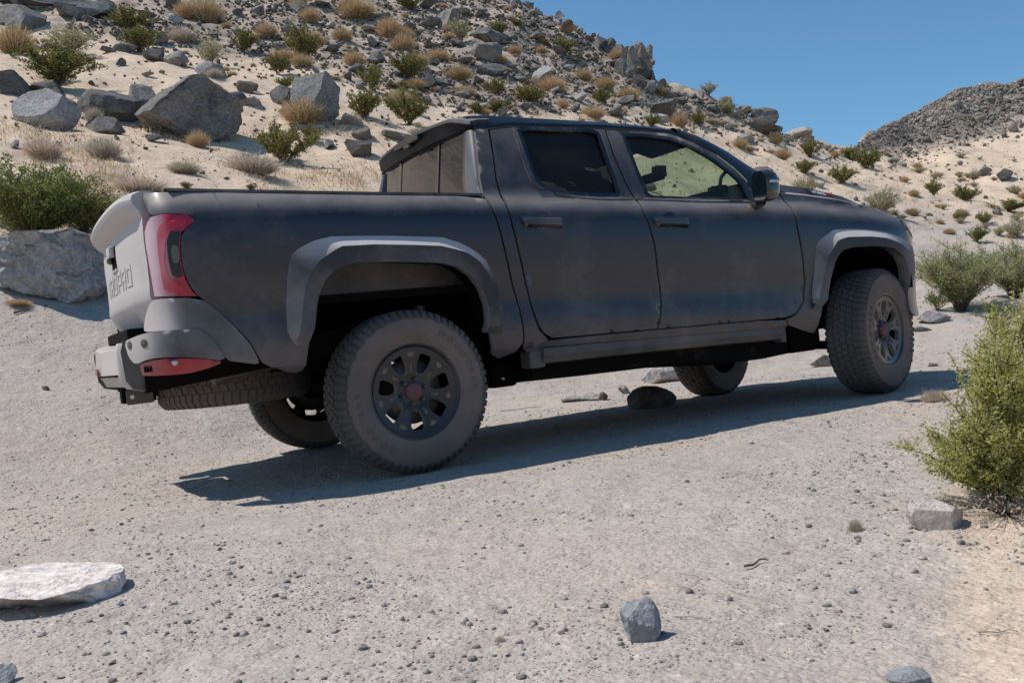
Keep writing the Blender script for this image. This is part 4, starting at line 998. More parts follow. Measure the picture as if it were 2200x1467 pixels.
def chaikin(P, n=1, q=.22):
    P = np.asarray(P, float)
    for _ in range(n):
        N = np.roll(P, -1, 0); A = P * (1 - q) + N * q; B = P * q + N * (1 - q)
        P = np.stack([A, B], 1).reshape(-1, 2)
    return P
def resample(P, step, closed=True):
    P = np.asarray(P, float); Q = np.vstack([P, P[:1]]) if closed else P; out = []
    for a, b in zip(Q[:-1], Q[1:]):
        k = max(1, int(round(np.linalg.norm(b - a) / step)))
        out += [a + (b - a) * i / k for i in range(k)]
    if not closed: out.append(Q[-1])
    return np.array(out)
def inside(P, X, Y):
    r = np.zeros(X.shape, bool); n = len(P); j = n - 1
    for i in range(n):
        xi, yi = P[i]; xj, yj = P[j]
        if yi != yj:
            c = ((yi > Y) != (yj > Y)) & (X < (xj - xi) * (Y - yi) / (yj - yi) + xi); r ^= c
        j = i
    return r
def panel(name, out, mat, parent, side=1, holes=(), fn=SF, step=.035, thick=.022, off=0.0, smooth_it=1, grid=None, fmat=None, label=None):
    O = resample(chaikin(out, smooth_it) if smooth_it else np.array(out, float), step)
    Hs = [resample(chaikin(h, smooth_it) if smooth_it else np.array(h, float), step) for h in holes]
    g = grid or step
    x0, y0 = O.min(0); x1, y1 = O.max(0)
    gx, gy = np.meshgrid(np.arange(x0 + g / 2, x1, g), np.arange(y0 + g / 2, y1, g)); gx = gx + (np.arange(gx.shape[0]) % 2)[:, None] * g / 2
    gx = gx.ravel(); gy = gy.ravel(); k = inside(O, gx, gy)
    for h in Hs: k &= ~inside(h, gx, gy)
    G = np.stack([gx[k], gy[k]], 1)
    allb = np.vstack([O] + Hs)
    if len(G):
        dm = np.sqrt(((G[:, None] - allb[None]) ** 2).sum(-1)).min(1); G = G[dm > g * .45]
    pts = np.vstack([allb, G]); E = []; s0 = 0
    for L in [O] + Hs:
        n = len(L); E += [(s0 + i, s0 + (i + 1) % n) for i in range(n)]; s0 += n
    vs, es, fs, *_ = delaunay_2d_cdt([Vector(p) for p in pts], E, [], 0, 1e-6)
    P2 = np.array([v[:] for v in vs]); F = np.array([f for f in fs if len(f) == 3])
    C = P2[F].mean(1); k = inside(O, C[:, 0], C[:, 1])
    for h in Hs: k &= ~inside(h, C[:, 0], C[:, 1])
    F = F[k]
    V = fn(P2[:, 0], P2[:, 1]); V = V + np.array([0, -off, 0])
    # flange going inwards along every boundary
    faces = [tuple(f) for f in F]
    VV = list(V)
    if thick:
        s0 = 0
        for L in [O] + Hs:
            A = fn(L[:, 0], L[:, 1]) + np.array([0, -off, 0])
            e = 1e-3
            du = fn(L[:, 0] + e, L[:, 1]) - fn(L[:, 0], L[:, 1]); dv = fn(L[:, 0], L[:, 1] + e) - fn(L[:, 0], L[:, 1])
            nn = np.cross(du, dv); nn /= np.linalg.norm(nn, axis=1)[:, None] + 1e-12
            if fn is SF or True:
                nn = np.where((nn[:, 1] > 0)[:, None], -nn, nn)
            B = A - nn * thick
            b = len(VV); n = len(L); VV += list(A) + list(B)
            for i in range(n):
                j = (i + 1) % n; faces.append((b + i, b + n + i, b + n + j, b + j))
    VV = np.array(VV)
    # face winding so that the outside looks outward
    f0 = faces[0]; nrm = np.cross(VV[f0[1]] - VV[f0[0]], VV[f0[2]] - VV[f0[0]])
    nt = len(F)
    if nrm[1] > 0: faces = [tuple(reversed(f)) for f in faces[:nt]] + faces[nt:]
    if side == -1: VV = VV * (1, -1, 1); faces = [tuple(reversed(f)) for f in faces]
    m = mesh_from(name, VV, faces, mat)
    sm = np.zeros(len(m.polygons), bool); sm[:nt] = True; m.polygons.foreach_set('use_smooth', sm)
    if fmat is not None:
        m.materials.append(fmat); mi = np.ones(len(m.polygons), np.int32); mi[:nt] = 0; m.polygons.foreach_set('material_index', mi)
    o = link(bpy.data.objects.new(name, m), parent)
    if label: o['label'] = label
    return o
def loft(name, sections, mat, parent=None, closed=False, smooth=True, caps=False, label=None, sharp=None):
    A = np.array(sections, float); n, k, _ = A.shape; F = []
    for i in range(n - 1):
        for j in range(k if closed else k - 1):
            j2 = (j + 1) % k; F.append((i*k + j, i*k + j2, (i+1)*k + j2, (i+1)*k + j))
    if caps: F += [tuple(range(k))[::-1], tuple((n-1)*k + q for q in range(k))]
    o = mobj(name, A.reshape(-1, 3), F, mat, parent, smooth)
    if sharp: o.data.set_sharp_from_angle(angle=math.radians(sharp))
    if label: o['label'] = label
    return o
def box(name, x0, x1, y0, y1, z0, z1, mat, parent, bev=.008, rot=None, label=None, seg=2):
    bm = bmesh.new(); bmesh.ops.create_cube(bm, size=1)
    bmesh.ops.scale(bm, vec=(x1 - x0, y1 - y0, z1 - z0), verts=bm.verts)
    if bev: bmesh.ops.bevel(bm, geom=bm.edges[:], offset=min(bev, .45 * min(x1-x0, y1-y0, z1-z0)), segments=seg, affect='EDGES', profile=.6)
    if rot is not None: bmesh.ops.rotate(bm, verts=bm.verts, cent=(0, 0, 0), matrix=rot)
    bmesh.ops.translate(bm, verts=bm.verts, vec=((x0+x1)/2, (y0+y1)/2, (z0+z1)/2))
    o = bm_obj(name, bm, mat, parent)
    if label: o['label'] = label
    return o
def pipe(name, pts, r, mat, parent, k=10, r1=None, label=None):
    P = np.asarray(pts, float); V, F = tube(P, r, r if r1 is None else r1, k)
    F = [tuple(f) for f in F] + [tuple(range(k)), tuple(len(V) - 1 - i for i in range(k))]
    o = mobj(name, V, F, mat, parent, True)
    o.data.set_sharp_from_angle(angle=math.radians(50))
    if label: o['label'] = label
    return o
def lathe(name, profile, mat, parent, n=72, axis='y', smooth=True, caps=False, sharp=None):
    A = np.array(profile, float); th = np.arange(n) / n * 2 * math.pi
    r = A[:, 0][:, None]; o_ = A[:, 1][:, None] + 0 * th
    if axis == 'y': V = np.stack([r * np.cos(th), -o_, r * np.sin(th)], -1)
    else: V = np.stack([r * np.cos(th), r * np.sin(th), o_], -1)
    k = len(A); F = []
    for i in range(k - 1):
        for j in range(n): F.append((i*n + j, (i+1)*n + j, (i+1)*n + (j+1) % n, i*n + (j+1) % n))
    if caps: F.append(tuple((k-1)*n + j for j in range(n)))
    o = mobj(name, V.reshape(-1, 3), F, mat, parent, smooth)
    if sharp: o.data.set_sharp_from_angle(angle=math.radians(sharp))
    return o

# ---- wheels (built for the right side: outer face towards -y)
def letters_mesh(txt, size, depth):
    cu = bpy.data.curves.new('t', 'FONT'); cu.body = txt; cu.size = size; cu.extrude = depth; cu.resolution_u = 2
    ob = bpy.data.objects.new('t', cu); COL.objects.link(ob)
    dg = bpy.context.evaluated_depsgraph_get(); me = bpy.data.meshes.new_from_object(ob.evaluated_get(dg))
    V = np.array([v.co[:] for v in me.vertices]); F = [tuple(p.vertices) for p in me.polygons]
    bpy.data.objects.remove(ob); bpy.data.curves.remove(cu); bpy.data.meshes.remove(me)
    return V, F
SEC = [(.232,.118),(.246,.128),(.262,.134),(.285,.142),(.315,.145),(.345,.142),(.368,.136),(.384,.127),(.396,.113),(.402,.09),(.4045,.045),(.4045,0)]
def tyre_arrays():
    sec = SEC + [(r, -o) for r, o in SEC[-2::-1]]
    n = 96; th = np.arange(n) / n * 2 * math.pi; A = np.array(sec)
    V = np.stack([A[:, 0][:, None] * np.cos(th), -A[:, 1][:, None] + 0 * th, A[:, 0][:, None] * np.sin(th)], -1).reshape(-1, 3)
    k = len(A); F = [(i*n + j, (i+1)*n + j, (i+1)*n + (j+1) % n, i*n + (j+1) % n) for i in range(k-1) for j in range(n)]
    smoothn = len(F)
    VV = [V]; off = len(V)
    def block(a0, a1, o0, o1, r0, r1, skew=0.0, taper=0.0):
        nonlocal off
        q = []
        for rr in (r0, r1):
            for (a, o) in ((a0, o0), (a1, o0), (a1 + skew, o1), (a0 + skew, o1)):
                ro = rr - (taper if abs(o) == max(abs(o0), abs(o1)) else 0)
                q.append((ro * math.cos(a), -o, ro * math.sin(a)))
        VV.append(np.array(q)); b = off; off += 8
        for f in ((4, 5, 6, 7), (0, 1, 5, 4), (1, 2, 6, 5), (2, 3, 7, 6), (3, 0, 4, 7)): F.append(tuple(b + i for i in f))
    N = 62; da = 2 * math.pi / N
    for i in range(N):
        a = i * da; z = .0035 if i % 2 else -.0035
        block(a, a + da * .82, -.018 + z, .018 + z, .402, .414, da * .22)
        for sg in (1, -1):
            block(a + da * .4, a + da * 1.22, sg * (.025 + z * sg), sg * (.060 + z * sg), .401, .4135, da * .3)
            block(a + da * .1, a + da * .84, sg * .069, sg * (.102 + (.004 if i % 2 else 0)), .397, .4115, -da * .15, .002)
            # shoulder lugs running down the sidewall
            q0 = off
            r_ = [(.4085, .104), (.398, .1205), (.385, .1345), (.370 if i % 2 else .377, .1415)]
            q = []
            for rr, oo in r_:
                for (aa) in (a + da * .12, a + da * .70): q.append((rr * math.cos(aa), -sg * oo, rr * math.sin(aa)))
            for rr, oo in [(rr - .012, oo - .006) for rr, oo in r_]:
                for (aa) in (a + da * .12, a + da * .70): q.append((rr * math.cos(aa), -sg * oo, rr * math.sin(aa)))
            VV.append(np.array(q)); off += 16
            for j in range(3): F += [(q0+2*j, q0+2*j+1, q0+2*j+3, q0+2*j+2), (q0+2*j, q0+2*j+2, q0+8+2*j+2, q0+8+2*j), (q0+2*j+1, q0+8+2*j+1, q0+8+2*j+3, q0+2*j+3)]
            F += [(q0 + 6, q0 + 7, q0 + 15, q0 + 14), (q0, q0 + 8, q0 + 9, q0 + 1)]
    return np.concatenate(VV), F, smoothn
TV, TFc, TS = tyre_arrays()
tyre_mesh = mesh_from('tyre', TV, TFc, RUBBER)
tyre_mesh.materials.append(SIDEW)
_sm = np.zeros(len(tyre_mesh.polygons), bool); _sm[:TS] = True; tyre_mesh.polygons.foreach_set('use_smooth', _sm)
_mi = np.zeros(len(tyre_mesh.polygons), np.int32); _n = 96; ns = len(SEC)
for i in range(6): _mi[i*_n:(i+1)*_n] = 1
for i in range(2*ns - 2 - 6, 2*ns - 2): _mi[i*_n:(i+1)*_n] = 1
tyre_mesh.polygons.foreach_set('material_index', _mi)
def arc_text(txt, rmid, size, a_start, depth=.004, off=.1450, spread=1.15):
    VV, FF, o = [], [], 0; a = a_start
    for ch in txt:
        V, F = letters_mesh(ch, size, depth); w = V[:, 0].max() - V[:, 0].min() if len(V) else size * .4
        V[:, 0] -= V[:, 0].min(); V[:, 0] *= 1.35
        ang = a - V[:, 0] / rmid; r = rmid - size * .35 + V[:, 1]
        VV.append(np.stack([r * np.cos(ang), -(off + V[:, 2]), r * np.sin(ang)], 1)); FF += [tuple(i + o for i in f) for f in F]; o += len(V)
        a -= (w * 1.35 + size * .22) / rmid * spread
    return np.concatenate(VV), FF
def face_off(r):      # how far the wheel face stands out at radius r
    return np.interp(r, [0, .05, .062, .075, .10, .15, .19, .214, .224], [.085, .085, .078, .082, .094, .102, .108, .114, .116])
def face_fn(u, v):
    r = np.hypot(u, v); return np.stack([u, -face_off(r), v], -1)
def face_fn_in(u, v):
    r = np.hypot(u, v); return np.stack([u, -face_off(r) + .012, v], -1)
NW = 7
wins, pocks, slots = [], [], []
for k in range(NW):
    a = -math.pi / 2 + k * 2 * math.pi / NW; c, s_ = math.cos(a), math.sin(a)
    W = [(.088, .006), (.104, .023), (.134, .034), (.176, .038), (.193, .029), (.193, -.029), (.176, -.038), (.134, -.034), (.104, -.023), (.088, -.006)]
    wins.append([(x * c - y * s_, x * s_ + y * c) for x, y in W])
    a2 = a + math.pi / NW; c, s_ = math.cos(a2), math.sin(a2)
    pocks.append([(x * c - y * s_, x * s_ + y * c) for x, y in [(.168, 0), (.181, .018), (.196, .030), (.202, .0), (.196, -.030), (.181, -.018)]])
    slots.append([(x * c - y * s_, x * s_ + y * c) for x, y in [(.092, -.006), (.092, .006), (.138, .009), (.138, -.009)]])
circ = [(.2245 * math.cos(t), .2245 * math.sin(t)) for t in np.linspace(0, 2 * math.pi, 72, endpoint=False)]
WPARTS = []
def wheel_proto():
    root = empty('wheel', truck)
    link(bpy.data.objects.new('tyre', tyre_mesh), root)
    for a0 in (62, 242):
        V, F = arc_text('GOODYEAR', .318, .040, math.radians(a0)); mobj('tyre_lettering', V, F, SIDEW, root)
    rim = panel('rim_face', circ, RIMM, root, 1, wins + pocks + slots, face_fn, .016, .032, 0, 0, .016, fmat=TANM)
    pk = [panel('rim_pocket', p, TANM, root, 1, (), face_fn_in, .02, 0, 0, 0) for p in pocks + slots]
    lathe('rim_lip', [(.2235,.112),(.229,.117),(.238,.126),(.246,.127),(.249,.122),(.247,.112),(.24,.09)], RIMM, root, 96)
    lathe('bead_gap', [(.2492,.1215),(.2525,.1262),(.2565,.1285)], DARK, root, 96)
    lathe('rim_barrel', [(.222,.110),(.218,.08),(.21,.03),(.206,-.05),(.215,-.11),(.235,-.12)], LINER, root, 64)
    lathe('brake_disc', [(.05,.05),(.165,.05),(.165,.02),(.05,.02)], STEEL, root, 48)
    lathe('hub', [(.06,.082),(.062,.0),(.09,-.02),(.09,-.11),(.02,-.12)], DARK, root, 32)
    lathe('hub_cap', [(.002,.107),(.03,.106),(.042,.102),(.047,.094),(.048,.07)], CAPM, root, 36)
    for k in range(6):
        a = math.radians(17 + 60 * k); x, z = .0625 * math.cos(a), .0625 * math.sin(a)
        o = lathe('lug_nut', [(.0, .101), (.007, .101), (.0098, .098), (.0102, .07)], GLOSS, root, 10); o.location = (x, 0, z)
        o2 = lathe('lug_seat', [(.0125, .0862), (.0145, .0872), (.0165, .0862)], GLOSS, root, 14); o2.location = (x, 0, z)
    box('brake_caliper', -.18, -.09, -.07, .0, -.06, .08, DARK, root, .015)
    return root
def copy_tree(o, parent=None):
    c = o.copy(); COL.objects.link(c); c.parent = parent
    for ch in list(o.children): copy_tree(ch, c)
    return c
w0 = wheel_proto()
w0.location = (0, -.837, .414)
w1 = copy_tree(w0, truck); w1.location = (3.35, -.837, .414); w1.rotation_euler = (0, .5, math.radians(18))
w2 = copy_tree(w0, truck); w2.location = (0, .837, .444); w2.rotation_euler = (0, .9, math.pi)
w3 = copy_tree(w0, truck); w3.location = (3.35, .837, .381); w3.rotation_euler = (0, .2, math.pi + math.radians(18))
# spare wheel slung flat under the bed
sp = empty('spare_wheel', truck, (-.676, 0, .575)); sp.rotation_euler = (math.radians(-90), 0, 0)
link(bpy.data.objects.new('tyre', tyre_mesh), sp)
lathe('rim_disc', [(.24,.10),(.20,.07),(.12,.09),(.0,.09)], DARK, sp, 40)

CORE = [(-1.134,1.318),(-1.022,1.325),(-1.022,1.295),(-1.079,1.283),(-1.121,1.244),(-1.14,1.145),(-1.129,1.068),(-1.092,1.039),(-1.042,.993),(-1.153,1.002),(-1.162,1.085),(-1.167,1.191),(-1.161,1.275)]
# ---- body sides, both of them
for sd_, tagside in ((1, 'near'), (-1, 'far')):
    panel('bed_side', OUT['bed_side'], PAINT, truck, sd_)
    lamp = panel('tail_light', OUT['tail_light'], LENS, truck, sd_, (), SF, .03, .05, .006, 0)
    panel('lamp_module', OUT['lamp_module'], CLEARL, lamp, sd_, (), SF, .03, .01, .010, 0)
    panel('lamp_core', CORE, REDC, lamp, sd_, (), SF, .03, .01, .009, 1)
    mod = np.array(OUT['lamp_module']); mc = mod.mean(0)
    panel('reverse_lamp', [(mc[0]-.018, mc[1]-.035), (mc[0]+.018, mc[1]-.035), (mc[0]+.018, mc[1]+.045), (mc[0]-.018, mc[1]+.045)], STEEL, lamp, sd_, (), SF, .03, .004, .014)
    panel('cab_pillar', OUT['cab_pillar'], PAINT, truck, sd_, smooth_it=0)
    rd = panel('rear_door', OUT['rear_door'], PAINT, truck, sd_, [chaikin(OUT['rear_window'], 1, .1)], smooth_it=0)
    fd = panel('front_door', OUT['front_door'], PAINT, truck, sd_, [chaikin(OUT['front_window'], 1, .1)], smooth_it=0)
    def grow(P, k):          # offset an outline outwards by (k - 1) * 0.45 m
        P = resample(chaikin(P, 1, .1), .03); d = (k - 1) * .45
        T = np.roll(P, -1, 0) - np.roll(P, 1, 0); N = np.stack([T[:, 1], -T[:, 0]], 1); N /= np.linalg.norm(N, axis=1)[:, None] + 1e-9
        A = .5 * np.sum(P[:, 0] * np.roll(P[:, 1], -1) - np.roll(P[:, 0], -1) * P[:, 1])
        return P + N * d * (1 if A > 0 else -1)
    panel('window_pane', grow(OUT['rear_window'], 1.015), GL_R, rd, sd_, (), SF, .05, 0, -.016)
    panel('window_pane', grow(OUT['front_window'], 1.015), GL_F, fd, sd_, (), SF, .05, 0, -.016)
    # black seal round each window
    panel('window_seal', grow(OUT['rear_window'], 1.02), GLOSS, rd, sd_, [grow(OUT['rear_window'], .965)], SF, .04, .012, .004)
    panel('window_seal', grow(OUT['front_window'], 1.02), GLOSS, fd, sd_, [grow(OUT['front_window'], .972)], SF, .04, .012, .004)
    # upright trim behind the rear window and on the B pillar
    panel('window_trim', [(.842,1.800),(.868,1.802),(.868,1.655),(.872,1.52),(.885,1.46),(.93,1.425),(.905,1.415),(.858,1.445),(.842,1.52),(.838,1.65)], PAINT, rd, sd_, (), SF, .04, .012, .007)
    panel('pillar_trim', [(1.430,1.775),(1.452,1.775),(1.440,1.62),(1.452,1.372),(1.430,1.372),(1.420,1.62)], PAINT, rd, sd_, (), SF, .04, .012, .006)
    panel('belt_moulding', [(.99,1.405),(1.10,1.385),(1.28,1.366),(1.497,1.362),(1.497,1.350),(1.28,1.354),(1.09,1.370),(.97,1.396)], PLAST, rd, sd_, (), SF, .05, .012, .008)
    panel('belt_moulding', [(1.51,1.361),(1.97,1.335),(2.43,1.316),(2.43,1.303),(1.97,1.322),(1.51,1.348)], PLAST, fd, sd_, (), SF, .05, .012, .008)
    panel('front_fender', OUT['front_fender'], PAINT, truck, sd_, smooth_it=0)
    panel('sill', OUT['sill'], PAINT, truck, sd_)
    hl = panel('headlight', [(3.70,1.160),(3.76,1.168),(3.86,1.150),(4.00,1.115),(4.25,1.09),(4.25,1.01),(4.02,1.02),(3.92,1.01),(3.83,1.045),(3.75,1.095)], AMBER, truck, sd_, (), SF, .03, .05, .008)
    panel('lamp_shroud', [(3.70,1.160),(3.76,1.168),(3.86,1.150),(3.99,1.116),(3.97,1.096),(3.84,1.125),(3.74,1.138)], GLOSS, hl, sd_, (), SF, .03, .01, .014)
    # corner between fender, headlamp and bumper
    panel('front_bumper_corner', [(3.74,1.08),(3.83,1.03),(3.92,.995),(4.02,1.005),(4.30,.99),(4.30,.86),(4.12,.72),(4.02,.50),(3.83,.475),(3.70,.49),(3.665,.53),(3.67,.62),(3.70,.78),(3.72,.90),(3.72,1.0)], PAINT, truck, sd_, (), SF, .04, .03, .0)
    panel('rear_bumper_side', OUT['rear_bumper_upper'], BUMPP, truck, sd_, (), SF, .03, .03, .008, label='upper body-coloured corner of the rear bumper' if sd_ == 1 else None)
    bar = panel('rear_bumper_bar', OUT['bumper_bar'], BUMPP, truck, sd_, (), lambda s, z: SF(s, z, PTH2), .03, .10, 0)
    panel('red_skid_plate', OUT['red_plate'], REDM, truck, sd_, (), lambda s, z: SF(s, z, PTH2), .03, .02, -.03)
    box('slot', -1.285, -1.18, -.935 * sd_ - .004, -.935 * sd_ + .004, .65, .664, DARK, bar, 0) if False else None
    # plate slots, bolt, parking sensors
    for k in range(3):
        P = SF(np.array([-1.265 + .016 * k - .012]), np.array([.665]), PTH2)[0] + (0, .028, 0)
        box('plate_slot', P[0]-.005, P[0]+.005, sd_*P[1]-.004, sd_*P[1]+.004, P[2]-.014, P[2]+.014, DARK, bar, 0)
    P = SF(np.array([-1.13]), np.array([.684]), PTH2)[0]
    o = lathe('bolt', [(.0,.006),(.008,.006),(.012,.004),(.016,0)], CHROME, bar, 16); o.location = (P[0], sd_ * (P[1] + .03 - .002), P[2]); o.rotation_euler = (0, 0, 0 if sd_ == 1 else math.pi)
    for ss in (-1.275, -1.385):
        P = SF(np.array([ss]), np.array([.782]), PTH2)[0]; e = SF(np.array([ss + .01]), np.array([.782]), PTH2)[0] - P
        o = lathe('parking_sensor', [(.0,.004),(.010,.004),(.013,.002),(.018,.0035),(.021,0)], PLAST, bar, 18)
        ang = math.atan2(e[1], e[0]); o.location = (P[0], sd_ * P[1], P[2]); o.rotation_euler = (0, 0, ang if sd_ == 1 else math.pi - ang)
    # fender flares: outer edge on the body, crease, arch edge, return
    for nm, oo, cc, ii, c_out in (('rear', 'rflare_out', 'rflare_crease', 'rflare_in', .055), ('front', 'fflare_out', 'fflare_crease', 'fflare_in', .05)):
        def rs(P, n=44):
            P = np.array(P); d = np.concatenate([[0], np.cumsum(np.linalg.norm(np.diff(P, axis=0), axis=1))]); t = np.linspace(0, d[-1], n)
            return np.stack([np.interp(t, d, P[:, 0]), np.interp(t, d, P[:, 1])], 1)
        O_, C_, I_ = [rs(OUT[k]) for k in (oo, cc, ii)]
        if nm == 'front':
            O_ = rs(OUT[oo] + [(3.93, .86), (3.97, .74)]); C_ = rs(OUT[cc] + [(3.78, .83), (3.80, .73)]); I_ = rs(OUT[ii] + [(3.69, .67)])
        tt = np.linspace(0, 1, 44)
        rise = np.minimum(1, np.minimum(tt, 1 - tt) / .05) ** .5 if nm == 'rear' else np.minimum(1, np.minimum(tt / .05, (1 - tt) / .45)) ** .6
        a = SF(O_[:, 0], O_[:, 1]) + np.array([0, -.002, 0])
        b = SF(C_[:, 0], C_[:, 1]); b[:, 1] -= c_out * rise
        c = SF(I_[:, 0], I_[:, 1]); c[:, 1] -= (c_out + .002) * rise
        a2 = a * .25 + b * .75; a2[:, 1] += .006; c2 = b * .9 + c * .1; 
        d = c.copy(); d[:, 1] += .035; 
        cen = np.array([0 if nm == 'rear' else 3.35, 0, .5]); e2 = c.copy(); v = e2 - cen; v[:, 1] = 0
        e2[:, 1] += .10; e2 += v * .03
        loft('fender_flare', np.stack([a + (0, .01, 0), a, (a + b) / 2 + (0, -.002, 0), b, b * .5 + c * .5 + (0, -.002, 0), c, d, e2], 1) * (1, sd_, 1), FLARE, truck, sharp=17)
        # dark liner of the wheel well
        secs = []
        L = I_[:, :]
        for q, (x, z) in enumerate(L):
            yy = float(width(x, z)); px_, pz = x + (x - cen[0]) * .06, z + max(0, z - .5) * .05
            secs.append([(px_, -yy + .02, pz), (px_, -.62, pz), (px_ , -.40, pz)])
        loft('wheel_well', np.array(secs) * (1, sd_, 1), LINER, truck, smooth=True)
        x0, x1 = (L[:, 0].min() - .05, L[:, 0].max() + .05)
        loft('wheel_well_wall', np.array([[(x0, -.42, 1.10), (x0, -.42, .58)], [(x1, -.42, 1.10), (x1, -.42, .58)]]) * (1, sd_, 1), LINER, truck, smooth=False)
    # door handles: a dark cup and a glossy grip
    for dr, (s0, s1, z0, z1) in ((rd, (.705, .968, 1.263, 1.208)), (fd, (1.575, 1.830, 1.232, 1.172))):
        zc = (z0 + z1) / 2; slope = -.04
        hp = [(s0, zc + .026 + .004), (s0 + .07, zc + .026), (s0 + .085, zc + .026), (s1 - .07, zc + .02), (s1, zc + .017), (s1, zc - .026), (s0, zc - .018)]
        cup = [(s0 + .075 + .012 * 0, zc + .01), (s0 + .085, zc + .040), (s0 + .11, zc + .056), (s1 - .11, zc + .054), (s1 - .085, zc + .036), (s1 - .075, zc - .03), (s1 - .1, zc - .045), (s0 + .1, zc - .04), (s0 + .08, zc - .03)]
        panel('handle_cup', cup, GLOSS, dr, sd_, (), SF, .02, 0, .0025, 2)
        g = []
        for t in np.linspace(0, 1, 12):
            s = s0 + (s1 - s0) * t; z = zc + .004 - .016 * t; P = SF(np.array([s]), np.array([z]))[0]
            bow = .034 * min(1, min(t, 1 - t) / .1) ** .5; h = .031 - .007 * math.sin(math.pi * t)
            g.append([(P[0], P[1] - bow * .55, z + h), (P[0], P[1] - bow, z + h * .6), (P[0], P[1] - bow, z - h * .6), (P[0], P[1] - bow * .55, z - h), (P[0], P[1] - bow * .2 + .004, z - h * .5), (P[0], P[1] - bow * .2 + .004, z + h * .5)])
        loft('door_handle', np.array(g) * (1, sd_, 1), GLOSS, dr, closed=True, caps=True, sharp=40)
    # side mirror: cap, dark lower half, glass, arm
    mr = empty('side_mirror', truck)
    V, F = ICO[4]; V = V.copy(); V = np.sign(V) * np.abs(V) ** .72; V /= np.abs(V).max(0)
    V = V * (.072, .074, .102); k = smoothstep(-.09, .09, V[:, 0]); V[:, 1] *= 1 - .22 * k; V[:, 2] *= 1 - .15 * k; V[:, 2] += np.where(V[:, 2] < 0, V[:, 1] * .18, 0); V[:, 0] = np.maximum(V[:, 0], -.060)
    mobj('mirror_housing', (V + (2.345, -1.07, 1.374)) * (1, sd_, 1), F if sd_ == 1 else F[:, ::-1], GLOSS, mr, True).data.set_sharp_from_angle(angle=math.radians(40))
    th = np.linspace(0, 2 * math.pi, 32, endpoint=False); cy, sy = np.cos(th), np.sin(th)
    gl = np.stack([0 * cy + 2.2835, -1.07 + .064 * np.sign(cy) * np.abs(cy) ** .7, 1.372 + .090 * np.sign(sy) * np.abs(sy) ** .7], 1)
    mobj('mirror_glass', gl * (1, sd_, 1), [tuple(range(32))], MIRR, mr)
    strip = np.array([[(x, -1.045 - .128 * (1 - .22 * smoothstep(-.09, .09, x - 2.335)), z), (x, -1.06 - .118, z - .0)] for x, z in ((2.29, 1.398), (2.40, 1.394))])
    yb = [-1.07 - (.076 * (1 - .22 * float(smoothstep(-.09, .09, x - 2.345))) + .002) * k_ for x, k_ in ((2.30, 1.0), (2.33, 1.0), (2.36, .99), (2.385, .96))]
    zc_ = 1.392
    loft('turn_signal', np.array([[(x, y + .004, zc_ + .009), (x, y - .002, zc_), (x, y + .004, zc_ - .009)] for x, y in zip((2.30, 2.33, 2.36, 2.385), yb)]) * (1, sd_, 1), CHROME, mr)
    pipe('mirror_arm', np.array([(2.35, -1.0, 1.29), (2.38, -.93, 1.285), (2.40, -.86, 1.30)]) * (1, sd_, 1), .035, GLOSS, mr, 12)
    panel('mirror_sail', [(2.355,1.452),(2.385,1.470),(2.455,1.34),(2.425,1.312),(2.388,1.313),(2.372,1.40)], PLAST, fd, sd_, (), SF, .03, .01, .004)
    # rock rail with its end brackets
    R_ = [(.775, .560, .468), (1.55, .545, .458), (2.50, .520, .436)]
    sec = []
    for x, zt, zb in R_: sec.append([(x, -.895, zt), (x, -.925, zt - .008), (x, -.928, (zt + zb) / 2), (x, -.905, zb + .008), (x, -.86, zb), (x, -.80, zb + .03), (x, -.82, zt)])
    loft('rock_rail', np.array(sec) * (1, sd_, 1), PLAST, truck, closed=True, caps=True, smooth=True, sharp=22)
    box('rail_bracket', .70, .80, min(-.90*sd_, -.78*sd_), max(-.90*sd_, -.78*sd_), .45, .555, PLAST, truck, .02)
    box('rail_bracket', 2.49, 2.535, min(-.91*sd_, -.80*sd_), max(-.91*sd_, -.80*sd_), .42, .525, PLAST, truck, .01)
    # inner body wall that closes the gaps between the panels
    inn = [(-.62,1.40),(.50,1.35),(2.60,1.26),(2.64,.62),(.72,.60),(.68,1.0),(-.62,1.12)]
    panel('inner_body_wall', inn, DARK, truck, sd_, (), SF, .08, 0, -.035, 0, .12)
    # frame rails, brackets, springs
    F_ = [(-1.22, .55, .66), (-.5, .62, .74), (.0, .66, .80), (.45, .56, .68), (.75, .40, .56), (2.2, .36, .52), (2.9, .40, .56), (3.4, .52, .66), (4.0, .50, .64)]
    sec = [[(x, -.50, zt), (x, -.58, zt), (x, -.58, zb), (x, -.50, zb)] for x, zb, zt in F_]
    loft('frame_rail', np.array(sec) * (1, sd_, 1), DARK, truck, closed=True, caps=True, smooth=False)
    sec = [[(x, -.84, zt), (x, -.84, zb), (x, -.60, zb - .03), (x, -.60, zt)] for x, zb, zt in ((.74, .40, .56), (1.2, .39, .55), (1.66, .385, .54), (2.2, .345, .52), (2.6, .342, .50))]
    loft('sill_underside', np.array(sec) * (1, sd_, 1), LINER, truck, closed=True, caps=True, smooth=False)
    pipe('trailing_arm', np.array([(0.02, -.58, .36), (.35, -.56, .365), (.68, -.54, .40)]) * (1, sd_, 1), .035, DARK, truck)
    box('arm_bracket', .60, .76, min(-.62*sd_, -.50*sd_), max(-.62*sd_, -.50*sd_), .355, .50, DARK, truck, .02)
    o = lathe('bolt', [(.0,.01),(.009,.01),(.011,.006),(.015,0)], CHROME, truck, 12); o.location = (.67, -.622 * sd_, .405); o.rotation_euler = (0, 0, 0 if sd_ == 1 else math.pi)
    pipe('shock_absorber', np.array([(.16, -.60, .34), (.24, -.55, .85)]) * (1, sd_, 1), .032, STEEL, truck)
